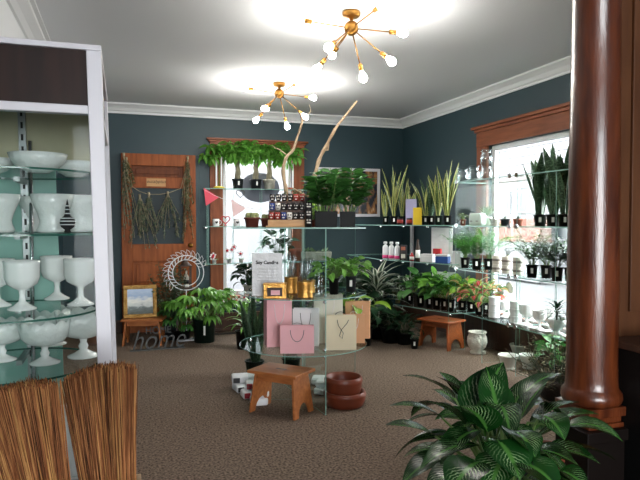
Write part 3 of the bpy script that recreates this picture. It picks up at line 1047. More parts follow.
def plant(label, cat, name, loc, group, kind, H, pr, ph, mat='pot_black', leaf=None, seed=0, spread=1.0, count=None, lab=True, rim=.012, taper=.78, square=False, rz=None, lw=1.0):
    """potted plant: pot of radius pr, height ph; foliage reaching H above the shelf"""
    rnd = random.Random(seed * 7 + 13)
    t = thing(name, label, cat, loc, rnd.uniform(0, 6.2) if rz is None else rz, group)
    if ph > 0: add_pot(t, pr, ph, mat, label=lab, rim=rim, taper=taper, square=square)
    z0 = ph * .88
    h = H - z0
    b = B(); s = B(); ns = 0
    if kind == 'snake':
        n = count or 8
        for i in range(n):
            a = rnd.uniform(0, 6.28); rr = rnd.uniform(0, pr * .55)
            L = h * (rnd.uniform(.62, 1.0) if i else 1.02)
            b.leaf((rr * math.cos(a), rr * math.sin(a), z0), a + rnd.uniform(-.5, .5), R(90 - rnd.uniform(2, 13) * spread), L, .034 * lw * spread * (h / .35) ** .4, droop=rnd.uniform(-.1, .2), n=7, shape='strap', fold=.5, twist=rnd.uniform(-.8, .8), roll=rnd.uniform(-1, 1))
    elif kind == 'bushy':
        n = count or 26
        for i in range(n):
            a = i * 2.4 + rnd.uniform(-.3, .3); f = (i + .5) / n
            el = R(85 - 65 * f * rnd.uniform(.7, 1.1))
            sl = h * rnd.uniform(.45, .8)
            r0 = pr * .3 * rnd.random()
            p0 = Vector((r0 * math.cos(a), r0 * math.sin(a), z0))
            p2 = p0 + Vector((math.cos(a) * math.cos(el) * spread, math.sin(a) * math.cos(el) * spread, math.sin(el))) * sl
            s.tube([p0, (p0 + p2) / 2 + Vector((0, 0, .02 * h)), p2], .0022, 4, caps=False); ns += 1
            b.leaf(p2, a + rnd.uniform(-.6, .6), el * rnd.uniform(.5, 1.0), h * rnd.uniform(.36, .52), h * .27 * rnd.uniform(.8, 1.2), droop=rnd.uniform(.8, 2.0), n=5, roll=rnd.uniform(-.7, .7))
    elif kind == 'zz':
        n = count or 9
        for i in range(n):
            a = i * 2.4 + rnd.uniform(-.3, .3); el = R(rnd.uniform(55, 88))
            L = h * rnd.uniform(.75, 1.05)
            d = Vector((math.cos(a) * math.cos(el), math.sin(a) * math.cos(el), math.sin(el)))
            p0 = Vector((pr * .3 * math.cos(a), pr * .3 * math.sin(a), z0))
            s.tube([p0, p0 + d * L * .5, p0 + d * L + Vector((0, 0, -.03 * L))], [.005, .004, .002], 5, caps=False); ns += 1
            for k in range(9):
                q = p0 + d * (L * (.25 + .75 * k / 9))
                for sd in (-1, 1):
                    b.leaf(q, a + sd * 1.2 + rnd.uniform(-.3, .3), el * .45, h * .24, h * .09, droop=.5, n=3, roll=rnd.uniform(-.4, .4))
    elif kind == 'palm':
        n = (count or 15) + 8
        for i in range(n):
            a = i * 2.4 + rnd.uniform(-.4, .4); el = R(rnd.uniform(58, 88)); L = h * rnd.uniform(.65, 1.1)
            pts = []; e = el; p = Vector((pr * .25 * math.cos(a), pr * .25 * math.sin(a), z0)); dr = rnd.uniform(.5, 1.2) * spread
            for k in range(9):
                pts.append(p.copy())
                p = p + Vector((math.cos(a) * math.cos(e), math.sin(a) * math.cos(e), math.sin(e))) * (L / 8); e -= dr / 8
                if k >= 2:
                    for sd in (-1, 1):
                        b.leaf(pts[-1], a + sd * .85, e * .7, h * .2 * (1.1 - abs(k - 5) * .1), h * .045 + .004, droop=.5, n=3, shape='lance')
            s.tube(pts, .0018, 4, caps=False); ns += 1
    elif kind == 'rosette':
        n = count or 26
        for i in range(n):
            a = i * 2.4; f = i / n
            b.leaf((0, 0, z0 + h * .12), a, R(80 - 62 * f), h * (.5 + .55 * f) * spread, h * .26, droop=-.35, n=4, fold=.45)
    elif kind == 'dracaena':
        n = count or 30
        s.tube([(0, 0, z0 - .01), (0, 0, z0 + h * .5)], .008, 6); ns += 1
        for i in range(n):
            f = i / n; a = i * 2.4
            b.leaf((0, 0, z0 + h * (.12 + .45 * f)), a, R(25 + 50 * f), h * .55 * spread, h * .09, droop=rnd.uniform(.8, 1.5), n=5, shape='lance')
    elif kind == 'lobed':
        n = count or 14
        for i in range(n):
            a = i * 2.4 + rnd.uniform(-.3, .3); f = (i + .5) / n
            el = R(82 - 62 * f); sl = h * rnd.uniform(.55, .95) * spread
            p0 = Vector((pr * .2 * math.cos(a), pr * .2 * math.sin(a), z0))
            p2 = p0 + Vector((math.cos(a) * math.cos(el), math.sin(a) * math.cos(el), math.sin(el) * .95)) * sl
            s.tube([p0, (p0 + p2) / 2 + Vector((0, 0, .05 * h)), p2], [.005, .004, .003], 5, caps=False); ns += 1
            LL = h * .42
            for k in range(9):
                aa = a + (k - 4) * .42
                b.leaf(p2, aa, el * .35 + .35 - .1 * abs(k - 4), LL * (1 - .08 * abs(k - 4)), LL * .3, droop=1.5, n=4, shape='lance', roll=rnd.uniform(-.6, .6))
    elif kind == 'palmate':
        n = count or 12
        zt = z0 + h * .45
        for i in range(n):
            a = i * 2.4 + rnd.uniform(-.3, .3); el = R(rnd.uniform(10, 80)); sl = h * rnd.uniform(.25, .5)
            p0 = Vector((0, 0, zt))
            p2 = p0 + Vector((math.cos(a) * math.cos(el) * 1.25 * spread, math.sin(a) * math.cos(el) * 1.25 * spread, math.sin(el))) * sl
            s.tube([p0, p2], .003, 4, caps=False); ns += 1
            for k in range(6):
                aa = k * 2 * PI / 6 + a
                b.leaf(p2, aa, R(12), h * .34, h * .13, droop=1.1, n=4)
    elif kind == 'sprigs':
        n = count or 16
        for i in range(n):
            a = i * 2.4 + rnd.uniform(-.4, .4); el = R(rnd.uniform(35, 85)); L = h * rnd.uniform(.7, 1.1)
            d = Vector((math.cos(a) * math.cos(el) * spread, math.sin(a) * math.cos(el) * spread, math.sin(el)))
            p0 = Vector((pr * .3 * math.cos(a), pr * .3 * math.sin(a), z0))
            pts = [p0 + d * L * k / 5 + Vector((rnd.gauss(0, .01), rnd.gauss(0, .01), 0)) for k in range(6)]
            s.tube(pts, .0022, 4, caps=False); ns += 1
            for k in range(16):
                q = p0 + d * L * (.2 + .8 * k / 16)
                b.leaf(q, rnd.uniform(0, 6.28), rnd.uniform(-.2, .9), h * .09, h * .045, droop=.4, n=2)
    elif kind == 'fan':  # broad upright blades, bird-of-paradise like
        n = count or 9
        for i in range(n):
            a = i * 2.4 + rnd.uniform(-.3, .3); el = R(rnd.uniform(62, 88)); sl = h * rnd.uniform(.2, .5)
            d = Vector((math.cos(a) * math.cos(el), math.sin(a) * math.cos(el), math.sin(el)))
            p0 = Vector((pr * .25 * math.cos(a), pr * .25 * math.sin(a), z0))
            s.tube([p0, p0 + d * sl], .005, 5, caps=False); ns += 1
            b.leaf(p0 + d * sl, a, el, h * rnd.uniform(.4, .58), h * .15 * spread, droop=rnd.uniform(.2, .9), n=6, shape='lance')
    fo = b.build('foliage', leaf or 'leaf_mid', t)
    if ns: s.build('stems', 'stem_dark' if (leaf or '') in ('leaf_dark', 'leaf_grey', 'leaf_olive', 'leaf_dry') else 'stem_green', t)
    return t


# ------------------------------------------------------------------ stools
def stool(label, loc, rz, L, D, H, mat, group=None):
    t = thing('step_stool', label, 'stool', loc, rz, group)
    b = B(); b.box((0, 0, H - .011), (L + .03, D + .02, .022))
    b.build('seat', mat, t, bevel=.004)
    # grip slot
    b = B(); b.box((0, 0, H + .0006), (.09, .022, .0012)); b.build('grip_slot', 'wood_dark', t)
    for s in (-1, 1):
        hw0, hw1 = D / 2, D / 2 - .03
        poly = [(-hw0, 0), (-hw0 + .055, 0)]
        for k in range(7):
            a = PI - k * PI / 6
            poly.append((math.cos(a) * (hw0 - .06) , .012 + math.sin(a) * (hw0 - .055)))
        poly += [(hw0 - .055, 0), (hw0, 0), (hw1, H - .022), (-hw1, H - .022)]
        b = B(); b.prism(poly, -.009, .009, axis='x')
        sp = .032
        for i, v in enumerate(b.v):
            k = 1 - v[2] / (H - .022)
            b.v[i] = (v[0] + s * (L / 2 - .035 + sp * k), v[1], v[2])
        b.build('leg', mat, t, bevel=.002)
    for s in (-1, 1):
        b = B(); b.box((0, s * (D / 2 - .045), H - .05), (L - .09, .016, .055)); b.build('apron', mat, t, bevel=.002)
    return t


def camxy(lat, d):
    f = Vector((math.sin(YAW), math.cos(YAW))); r = Vector((math.cos(YAW), -math.sin(YAW)))
    q = f * d + r * lat
    return q.x, q.y


x, y = camxy(-.285, 4.40)
stool('light brown wooden step stool in front of the glass display tower', (x, y, 0), R(-47), .385, .27, .315, 'wood_stool')
x, y = camxy(1.36, 6.70)
stool('reddish wooden step stool by the wall shelves at the back', (x, y, 0), R(-66), .40, .31, .315, 'wood_stool_red')
x, y = camxy(-2.02, 6.86)
st3 = stool('orange wooden stool carrying the gilt framed painting', (x, y, 0), R(-14), .43, .28, .30, 'wood_stool')
# painting on it
t = thing('framed_painting', 'small gilt framed seascape painting leaning on the stool by the door', 'painting', (x - .04, y - .01, .302), 0, None, rot=(R(-10), 0, R(2)))
W_, H_ = .37, .375
b = B()
fw = .045
for (cx, cz, sx, sz) in ((0, fw / 2, W_, fw), (0, H_ - fw / 2, W_, fw), (-W_ / 2 + fw / 2, H_ / 2, fw, H_ - 2 * fw), (W_ / 2 - fw / 2, H_ / 2, fw, H_ - 2 * fw)):
    b.box((cx, 0, cz), (sx, .03, sz))
b.build('frame', 'gilt', t, bevel=.008)
m = bpy.data.materials.new('seascape'); m.use_nodes = True; nt = m.node_tree
tc = nt.nodes.new('ShaderNodeTexCoord'); sx_ = nt.nodes.new('ShaderNodeSeparateXYZ'); nt.links.new(tc.outputs['Object'], sx_.inputs[0])
nz = nt.nodes.new('ShaderNodeTexNoise'); nz.inputs['Scale'].default_value = 14; mp = nt.nodes.new('ShaderNodeMapping'); mp.inputs['Scale'].default_value = (1, 1, 3)
nt.links.new(tc.outputs['Object'], mp.inputs[0]); nt.links.new(mp.outputs[0], nz.inputs['Vector'])
ad = nt.nodes.new('ShaderNodeMath'); ad.operation = 'MULTIPLY_ADD'; ad.inputs[1].default_value = .12; nt.links.new(nz.outputs['Fac'], ad.inputs[0]); nt.links.new(sx_.outputs['Z'], ad.inputs[2])
rp = nt.nodes.new('ShaderNodeValToRGB'); nt.links.new(ad.outputs[0], rp.inputs[0])
el = rp.color_ramp.elements
el[0].position = .1; el[0].color = lin((60, 66, 52)); el[1].position = .18; el[1].color = lin((104, 116, 116))
for p_, c_ in ((.2, (190, 196, 196)), (.26, (226, 226, 220)), (.31, (150, 172, 204)), (.38, (176, 192, 214))):
    q = el.new(p_); q.color = lin(c_)
nt.links.new(rp.outputs[0], nt.nodes['Principled BSDF'].inputs['Base Color']); nt.nodes['Principled BSDF'].inputs['Roughness'].default_value = .5
MATS['seascape'] = m
B().box((0, -.004, H_ / 2), (W_ - 2 * fw, .008, H_ - 2 * fw)).build('canvas', 'seascape', t)

# "home" metal sign on the floor
p = at_z(131, 351, 0); q = at_z(184, 347, 0)
ang = math.atan2(q.y - p.y, q.x - p.x)
t = thing('word_sign', 'grey metal word sign reading home standing on the floor by the door', 'sign', (p.x, p.y - .02, 0), ang)
text_part('lettering', 'home', .31, 'metal_grey', t, (0, 0, .012), (PI / 2, 0, 0), depth=.004, shear=.35, bold=-.003, align='LEFT', sx=.8)
text_part('lettering', 'HOME', .11, 'metal_grey', t, (.15, .012, .175), (PI / 2, 0, 0), depth=.003, bold=-.001, align='LEFT', sx=.9, label='smaller capital letters above the script word')
B().box((.28, .005, .005), (.58, .07, .01)).build('base_strip', 'metal_grey', t)

# ------------------------------------------------------------------ terracotta bowls
p = at_z(344, 402, 0)
def tbowl(label, loc, r, h):
    t = thing('terracotta_bowl', label, 'bowl', loc, 0, 'stacked terracotta bowls')
    b = B(); b.lathe([(0, 0), (r * .8, 0), (r * .88, .008), (r * .97, h * .35), (r, h * .62), (r * 1.03, h * .72), (r * 1.035, h * .84), (r, h * .93), (r * .985, h), (r * .9, h * .99), (r * .84, h * .7), (r * .74, .02), (0, .016)], n=40)
    b.build('body', 'terracotta', t)
    return t
x, y = camxy(.19, 4.55)
tbo = tbowl('lower reddish terracotta bowl of the pair on the carpet', (x, y, 0), .158, .115)
B().box((-.1, -.105, .05), (.035, .004, .03), rz=R(-40)).build('price_label', 'label_white', tbo)
tbowl('upper reddish terracotta bowl resting inside the lower one', (x - .012, y, .087), .142, .14)

# ------------------------------------------------------------------ central glass display tower
LAT0, DEP0 = -.133, 4.71
gx, gy = camxy(LAT0, DEP0)
tw = thing('glass_display_tower', 'round tiered glass display tower standing in the middle of the shop', 'display stand', (gx, gy, 0), -YAW)
# local frame: x = right, y = away
RAD = .5


def disc(b, r, z, th=.006):
    b.prism([(r * math.cos(2 * PI * i / 56), r * math.sin(2 * PI * i / 56)) for i in range(56)], z - th, z, 0, 1)


for z in (.45, .85):
    b = B(); disc(b, RAD, z); b.build('round_shelf', ['glass', 'glass_edge'], tw)


def panel(a, b_, z0, z1):
    a = Vector(a); b_ = Vector(b_); c = (a + b_) / 2; L = (b_ - a).length
    b = B(); b.box((c.x, c.y, (z0 + z1) / 2), (L, .007, z1 - z0), 0, rz=math.atan2(b_.y - a.y, b_.x - a.x), me=1)
    return b.build('upright_panel', ['glass', 'glass_edge'], tw)


ends = [(.175, -.40), (.42, .17), (-.17, .42), (-.43, -.02)]
for (z0, z1) in ((.0, .4405), (.4505, .8405), (.8505, 1.350)):
    for ex, ey in ends: panel((ex * .04, ey * .04), (ex, ey), z0, z1)
# rectangular shelf on top
b = B(); b.box((-.02, .0, 1.355), (.98, .62, .009), me=1); b.build('top_shelf', ['glass', 'glass_edge'], tw)
b = B(); b.box((.02, .2, 1.084), (.56, .2, .008), me=1); b.build('small_shelf', ['glass', 'glass_edge'], tw)
for ex, ey in ends:
    for z in (.45, .85):
        for zz in (z + .022, z - .03):
            b = B(); b.sphere((ex * .96, ey * .96, zz), .014, n=12)
            b.build('clip', 'chrome', tw)
ZA, ZB, ZC = .4505, .8505, 1.3600


def bag(label, px, d, w, dp, h, mat, rz, z, group='paper gift bags on the round shelf', tilt=0, hmat='cord_white', handle='loop', fold=None):
    p = on(px, d, z)
    t = thing('gift_bag', label, 'bag', p, -YAW + rz, group)
    b = B(); th = .0018
    hw, hd = w / 2, dp / 2
    b.box((0, -hd, h / 2), (w, th, h)); b.box((0, hd, h / 2), (w, th, h))
    # gusset sides folded inward near the top
    for s in (-1, 1):
        v = [b.V((s * hw, -hd, 0)), b.V((s * hw, hd, 0)), b.V((s * hw, -hd, h)), b.V((s * hw, hd, h)), b.V((s * (hw - .012), 0, h)), b.V((s * hw, 0, h * .35)), b.V((s * hw, 0, 0))]
        b.Fc((v[0], v[6], v[5], v[4], v[2])); b.Fc((v[6], v[1], v[3], v[4], v[5]))
    b.box((0, 0, .002), (w, dp, .003))
    b.box((0, -hd - .0012, h * .22), (w * .998, .0008, .001)); b.box((0, -hd - .001, h - .02), (w, .001, .0012))
    b.build('body', mat, t)
    for s in (-1, 1):
        ww = w * .2; yy = s * (hd + .003)
        if handle == 'loop' and s < 0:
            pts = [(-ww * math.cos(a * PI / 10), yy - .003, h - .03 - math.sin(a * PI / 10) * h * .42) for a in range(11)]
        elif handle == 'twist' and s < 0:
            pts = [(-ww * .7, yy, h - .03), (-ww * .5, yy - .002, h * .72), (ww * .3, yy - .003, h * .5), (ww * .1, yy - .004, h * .34), (-ww * .35, yy - .003, h * .42), (0, yy - .003, h * .6), (ww * .9, yy - .002, h * .78), (ww * 1.2, yy, h - .03)]
        else:
            pts = [(-ww * math.cos(a * PI / 10), yy, h - .02 + math.sin(a * PI / 10) * h * .16) for a in range(11)]
        b = B(); b.tube(pts, .0022, 6); b.build('handle', hmat, t)
    return t


bag('tall pink paper gift bag standing behind the small pink bag, left', 278, 4.58, .195, .09, .355, 'paper_pink', R(16), ZA, hmat='cord_white')
bag('tall dusky pink paper bag at the far left edge of the round shelf', 270, 4.82, .10, .11, .345, 'paper_pink_dark', R(10), ZA)
bag('small pink paper gift bag at the front of the round shelf', 297, 4.33, .245, .05, .20, 'paper_pink', R(2), ZA, hmat='cord_grey')
bag('white paper gift bag with grey cord behind the small pink bag', 306, 4.60, .20, .07, .285, 'paper_white', R(-4), ZA, hmat='cord_grey')
bag('tall pale sage paper gift bag in the middle of the round shelf', 328, 4.72, .225, .10, .385, 'paper_sage', R(4), ZA)
bag('cream paper gift bag with a twisted dark cord at the front right', 341, 4.45, .225, .06, .255, 'paper_cream', R(5), ZA, hmat='ink', handle='twist')
bag('large tan paper gift bag at the right end of the round shelf', 358, 4.90, .20, .06, .30, 'paper_tan', R(-8), ZA)
bag('smaller tan paper gift bag between the cream bag and the large tan one', 354, 4.70, .17, .05, .225, 'paper_tan', R(0), ZA)

# second round shelf: sign, golden canisters, plants
p = on(267, 4.45, ZB)
t = thing('acrylic_sign', 'clear acrylic price sign reading Soy Candles on the upper round shelf', 'sign', p, -YAW + R(-3))
B().box((0, 0, .16), (.225, .005, .318)).build('sheet', 'wrap_clear_white', t, bevel=.001)
text_part('lettering', 'Soy Candles', .034, 'ink', t, (0, -.004, .248), (PI / 2, 0, 0), bold=.0012, depth=.0006)
b = B()
for i in range(5): b.box((0, -.0035, .2 - i * .022), (.15 - .02 * (i % 2), .001, .002))
b.build('text_line', 'cord_grey', t)
b = B(); b.box((0, .02, .004), (.225, .07, .006)); b.build('foot', 'wrap_clear_white', t)
p = on(275, 4.31, ZB)
t = thing('gold_gift_box', 'square gold box with a small label in front of the acrylic sign', 'box', p, -YAW)
B().box((0, 0, .05), (.165, .07, .10)).build('body', 'gold_tin', t, bevel=.004)
B().box((0, 0, .105), (.17, .075, .012)).build('lid', 'gold_tin', t, bevel=.003)
B().box((.0, -.037, .05), (.11, .004, .06)).build('label_plate', 'lantern_brown', t)
B().box((.005, -.040, .045), (.065, .003, .035)).build('label_card', 'paper_pink', t)


def canister(label, px, d, r, h, gh, seed):
    p = on(px, d, ZB)
    t = thing('glass_canister', label, 'candle jar', p, 0, 'glass tubes standing in gold canisters')
    b = B(); b.lathe([(0, 0), (r, 0), (r * 1.02, .006), (r, .012), (r, h - .012), (r * 1.04, h - .006), (r, h), (r * .94, h), (r * .94, .02), (0, .02)], n=28)
    b.build('tin', 'gold_tin', t)
    rnd = random.Random(seed)
    for i in range(5):
        a = i * 2 * PI / 5; x, y = r * .55 * math.cos(a), r * .55 * math.sin(a)
        b = B(); rr = r * .3
        b.lathe([(0, .022), (rr, .024), (rr, gh - .03), (rr * .6, gh - .012), (rr * .35, gh), (0, gh)], c=(x, y, 0), n=12)
        b.build('glass_tube', 'glass_jar', t)
canister('gold canister of glass tubes behind the gold box', 291, 4.62, .052, .125, .30, 1)
canister('gold canister of glass tubes in front, right of the gold box', 305, 4.36, .055, .115, .285, 2)
canister('gold canister of glass tubes behind the right one', 309, 4.66, .05, .1, .27, 3)
# crystal glass stack
p = on(318.5, 4.42, ZB)
t = thing('cut_glass_jar', 'tall cut glass jar right of the gold canisters', 'jar', p)
b = B(); b.lathe([(0, 0), (.032, 0), (.036, .02), (.028, .04), (.034, .07), (.034, .14), (.026, .155), (.032, .16), (.0, .2)], n=10); b.build('body', 'glass_jar', t)
b = B(); b.sphere((0, 0, .205), .014, n=10); b.build('stopper', 'glass_jar', t)
plant('bright leafy plant right of the cut glass jar on the upper round shelf', 'potted plant', 'potted_plant', on(334, 4.55, ZB), 'leafy plants on the upper round shelf', 'bushy', .30, .042, .125, 'pot_black', 'leaf_bright', 5, 1.1, 40, lab=False)
bpy.context.scene.objects[-1]
plant('rightmost leafy plant in dark pot on the upper round shelf', 'potted plant', 'potted_plant', on(351, 4.72, ZB), 'leafy plants on the upper round shelf', 'bushy', .30, .045, .125, 'pot_charcoal', 'leaf_bright', 6, 1.1, 40, lab=True)
plant('dark green jade plant at the left rim of the upper round shelf', 'potted plant', 'jade_plant', on(249, 4.76, ZB), None, 'bushy', .24, .05, .05, 'pot_mossy', 'leaf_dark', 8, .7, 46, lab=False)
plant('lime leaved pothos behind the sage bag on the lower round shelf', 'potted plant', 'pothos', on(344, 5.03, ZA), None, 'bushy', .44, .05, .09, 'pot_charcoal', 'leaf_lime', 9, 1.2, 16, lab=False)
# trough and pot on the small shelf
p = on(316, 4.93, 1.085)
t = thing('stone_trough', 'long pale stone trough on the little glass shelf', 'planter', p, -YAW)
b = B(); b.box((0, 0, .035), (.24, .09, .07), top=1.08); b.build('body', 'pot_mossy', t, bevel=.006)
b = B()
rnd = random.Random(4)
for i in range(22): b.leaf((rnd.uniform(-.1, .1), rnd.uniform(-.03, .03), .068), rnd.uniform(0, 6.28), rnd.uniform(.4, 1.4), .05, .02, droop=.4, n=3)
b.build('foliage', 'leaf_succulent', t)
p = on(296, 4.9, 1.085)
t = thing('terracotta_pot', 'pale terracotta pot at the left end of the little glass shelf', 'pot', p)
b = B(); b.lathe(pot_prof(.05, .095, rim=.02), n=24); b.build('body', 'terracotta_pale', t)

# top shelf: cacti, sugar-skull cups, ZZ plants, driftwood
def cactus_pot(label, px, d, r, h, seed):
    t = thing('potted_cactus', label, 'cactus', on(px, d, ZC), 0, 'round cacti in brown pots')
    add_pot(t, r, h, 'pot_brown', label=False, rim=.014, taper=.8)
    rnd = random.Random(seed)
    b = B()
    for i in range(7):
        a = i * 2.4; q = r * .62 * math.sqrt(i / 7)
        x, y = q * math.cos(a), q * math.sin(a); rr = r * .42
        b.lathe([(rr * .7, h - .02), (rr, h + rr * .4), (rr * .9, h + rr * .95), (rr * .5, h + rr * 1.4), (0, h + rr * 1.5)], c=(x, y, 0), n=24, scal=8, samp=.09)
    b.build('cactus_heads', 'cactus', t)
cactus_pot('larger brown pot of round cacti at the left end of the tower top shelf', 252, 4.55, .058, .075, 1)
cactus_pot('brown pot of round cacti beside the striped cup rack', 267, 4.72, .05, .07, 2)

rk = thing('cup_rack', 'small three tier wooden rack for the painted skull cups', 'rack', on(287, 4.62, ZC), -YAW)
B().box((0, -.01, .006), (.31, .17, .012)).build('base_board', 'wood_light', rk, bevel=.002)
for i in range(3):
    B().box((0, -.055 + i * .05, .012 + (.045 + i * .072) / 2), (.28, .049, .045 + i * .072)).build('step', 'wood_light' if i == 0 else 'wood_dark', rk, bevel=.001)
cupnames = ['leftmost', 'second from left', 'third from left', 'fourth from left', 'fifth from left', 'rightmost']
cm = ['skull_red', 'skull_black', 'skull_red', 'skull_black', 'skull_blue', 'skull_black', 'skull_white', 'skull_red', 'skull_black']


def skull_cup(label, loc, mat, fmat):
    t = thing('skull_cup', label, 'cup', loc, -YAW, 'tiny painted skull cups on the rack')
    b = B(); b.lathe([(0, 0), (.015, 0), (.021, .016), (.0225, .038), (.019, .055), (.017, .055), (.019, .036), (0, .008)], n=16); b.build('body', mat, t)
    b = B()
    for s in (-1, 1): b.sphere((s * .0085, -.0185, .036), .006, n=8)
    b.box((0, -.0195, .015), (.018, .006, .007))
    b.build('painted_face', fmat, t)
    return t
lay = [0, 1, 2]
rowname = ['bottom', 'middle', 'top']
for row in range(3):
    for k in range(6):
        m1 = cm[(row * 4 + k * 2) % 9]
        f1 = 'skull_white' if m1 != 'skull_white' else 'skull_black'
        loc = Vector(rk.location) + Matrix.Rotation(-YAW, 3, 'Z') @ Vector((-.115 + k * .046, -.055 + row * .05, .012 + .045 + row * .072 + .0008))
        col = {'skull_red': 'red', 'skull_black': 'black', 'skull_blue': 'blue', 'skull_white': 'white'}[m1]
        skull_cup(f'{cupnames[k]} {col} painted skull cup in the {rowname[row]} row of the rack', loc, m1, f1)
for px, lab in ((284, 'left'), (296, 'right')):
    t = thing('air_plant', f'{lab} pale spiky air plant on top of the cup rack', 'plant', on(px, 4.76, ZC), 0, 'air plants above the cup rack')
    b = B(); b.cyl((0, 0, 0), .018, .26); b.build('holder', 'wood_light', t)
    b = B(); rnd = random.Random(px)
    for i in range(40): b.leaf((0, 0, .26), rnd.uniform(0, 6.28), rnd.uniform(-.1, 1.2), .055, .006, droop=1.0, n=4, shape='lance')
    b.build('foliage', 'leaf_succulent', t)
# painted white/black boxes right of rack
t = thing('tiki_tumbler', 'tall black and white patterned tumbler beside the cup rack', 'tumbler', on(308.5, 4.5, ZC))
b = B(); b.lathe([(0, 0), (.026, 0), (.028, .22), (.025, .22), (.024, .01), (0, .01)], n=20); b.build('body', 'skull_black', t)
b = B()
for z in (.03, .09, .15):
    for s in (-1, 1): b.sphere((-.006 + s * .010, -.025, z + .024), .008, n=8)
    b.box((-.006, -.027, z + .005), (.03, .006, .010))
b.build('painted_pattern', 'skull_white', t)

for px, d, w, lab, sd in ((326, 4.52, .175, 'left black planter of glossy zz plants on the tower top shelf', 1), (347.5, 4.62, .12, 'right black planter of glossy zz plants on the tower top shelf', 2)):
    t = thing('zz_planter', lab, 'potted plant', on(px, d, ZC), -YAW, 'zz plants in black planters')
    b = B(); b.box((0, 0, .06), (w * .92, .11, .12), top=1.09); b.build('planter', 'pot_black', t, bevel=.004)
    rnd = random.Random(sd); b = B(); s = B()
    for i in range(13 if w > .15 else 11):
        x0_ = rnd.uniform(-w * .42, w * .42); a = rnd.uniform(0, 6.28); el = R(rnd.uniform(62, 88)); L = rnd.uniform(.22, .38)
        if x0_ < 0: a = rnd.uniform(PI / 2, 3 * PI / 2)
        elif rnd.random() < .7: a = rnd.uniform(-PI / 2, PI / 2)
        dd = Vector((math.cos(a) * math.cos(el), math.sin(a) * math.cos(el), math.sin(el))); p0 = Vector((x0_, rnd.uniform(-.035, .035), .115))
        s.tube([p0, p0 + dd * L * .6, p0 + dd * L], [.005, .004, .002], 5, caps=False)
        for k in range(7):
            q = p0 + dd * (L * (.2 + .8 * k / 7))
            for sd2 in (-1, 1): b.leaf(q, a + sd2 * 1.25 + rnd.uniform(-.4, .4), .6, .12, .062, droop=.6, n=3, roll=rnd.uniform(-.6, .6))
    b.build('foliage', 'leaf_mid', t); s.build('stems', 'stem_green', t)
plant('small fern with orange leaves left of the zz planters', 'potted plant', 'potted_fern', on(312.5, 4.78, ZC), None, 'bushy', .2, .03, .06, 'pot_brown', 'leaf_lime', 31, .9, 22, lab=False)


def branch(label, base, pts, r, side=()):
    t = thing('driftwood_branch', label, 'branch', base, 0, 'bare driftwood branches on the glass tower')
    b = B(); B0 = Vector(base)
    P = [Vector(p) - B0 for p in pts]
    n = len(P)
    # smooth
    Q = []
    for i in range(n - 1):
        for k in range(4):
            u = k / 4; p0 = P[max(i - 1, 0)]; p1 = P[i]; p2 = P[i + 1]; p3 = P[min(i + 2, n - 1)]
            Q.append(.5 * ((2 * p1) + (p2 - p0) * u + (2 * p0 - 5 * p1 + 4 * p2 - p3) * u * u + (3 * p1 - p0 - 3 * p2 + p3) * u ** 3))
    Q.append(P[-1])
    rs = [r * (1 - .7 * i / len(Q)) * (1 + .15 * math.sin(i * 1.7)) for i in range(len(Q))]
    b.tube(Q, rs, 8)
    b.build('limb', 'driftwood', t)
    for sp, sr in side:
        b = B(); b.tube([Vector(p) - B0 for p in sp], [sr, sr * .8, sr * .55, sr * .3][:len(sp)], 7); b.build('twig', 'driftwood', t)
D_ = 4.82
A = lambda px, py, d=D_: at_d(px, py, d)
b0 = on(287.5, D_, ZC + .006)
branch('left thin driftwood branch curving up towards the lamps', b0, [b0, A(287, 205), A(286, 190), A(283, 172), A(286, 158), A(293, 150), A(297, 138), A(302, 122), A(300, 112)], .02,
       [([A(288, 156), A(280, 150), A(272, 146)], .006), ([A(302, 122), A(307, 117), A(311, 110), A(309, 104)], .004)])
b0 = on(309.5, D_ + .02, ZC + .006)
branch('right thick driftwood branch forking towards the picture frame', b0, [b0, A(309, 205), A(310, 190), A(315, 175), A(319, 160), A(325, 148), A(336, 128), A(346, 115), A(357, 101)], .024,
       [([A(324, 150), A(328, 150), A(329, 140), A(334, 128)], .009), ([A(309, 197), A(301, 193), A(293, 188)], .010)])

# packets on the floor under the tower, left and right
def packet(label, lat, d, z, w, dp, h, mat, rz, group, edge='wrap_red'):
    x, y = camxy(lat, d)
    t = thing('wrapped_packet', label, 'packet', (x, y, z), -YAW + rz, group)
    B().box((0, 0, h / 2), (w, dp, h)).build('body', mat, t, bevel=h * .3, segs=3)
    B().box((-w / 2 * .7, -dp / 2 + .004, h / 2), (w * .22, .02, h * .7)).build('seal', edge, t, bevel=.004)
g = 'clear wrapped packets stacked by the stool'
packet('lowest clear wrapped packet at the outer left of the floor pile', -.60, 4.97, .001, .24, .16, .055, 'wrap_clear_white', R(25), g, 'card_dark')
packet('topmost lilac white packet on the floor pile, back left', -.62, 5.02, .057, .25, .15, .06, 'wrap_clear_white', R(12), g, 'card_dark')
packet('white packet with red end in the middle of the floor pile', -.52, 4.77, .001, .22, .13, .06, 'wrap_clear_white', R(20), g)
packet('white packet with red end on top of the middle of the pile', -.50, 4.80, .062, .2, .12, .06, 'wrap_clear_white', R(10), g)
packet('white packet with red end nearest to the wooden stool', -.47, 4.57, .001, .13, .12, .06, 'wrap_clear_white', R(15), g)
packet('topmost packet of the pile nearest to the wooden stool', -.46, 4.585, .062, .13, .11, .05, 'wrap_clear_white', R(10), g)
g = 'pale packets behind the terracotta bowls'
packet('pale packet lying behind the terracotta bowls', .11, 4.86, .001, .3, .15, .05, 'wrap_clear_white', R(-15), g, 'plastic_white')
packet('pale packet lying on another one behind the terracotta bowls', .10, 4.90, .052, .26, .13, .05, 'wrap_clear_white', R(-10), g, 'plastic_white')
packet('pale packet furthest back under the round shelf', .06, 5.16, .001, .26, .14, .06, 'wrap_clear_white', R(-5), g, 'plastic_white')

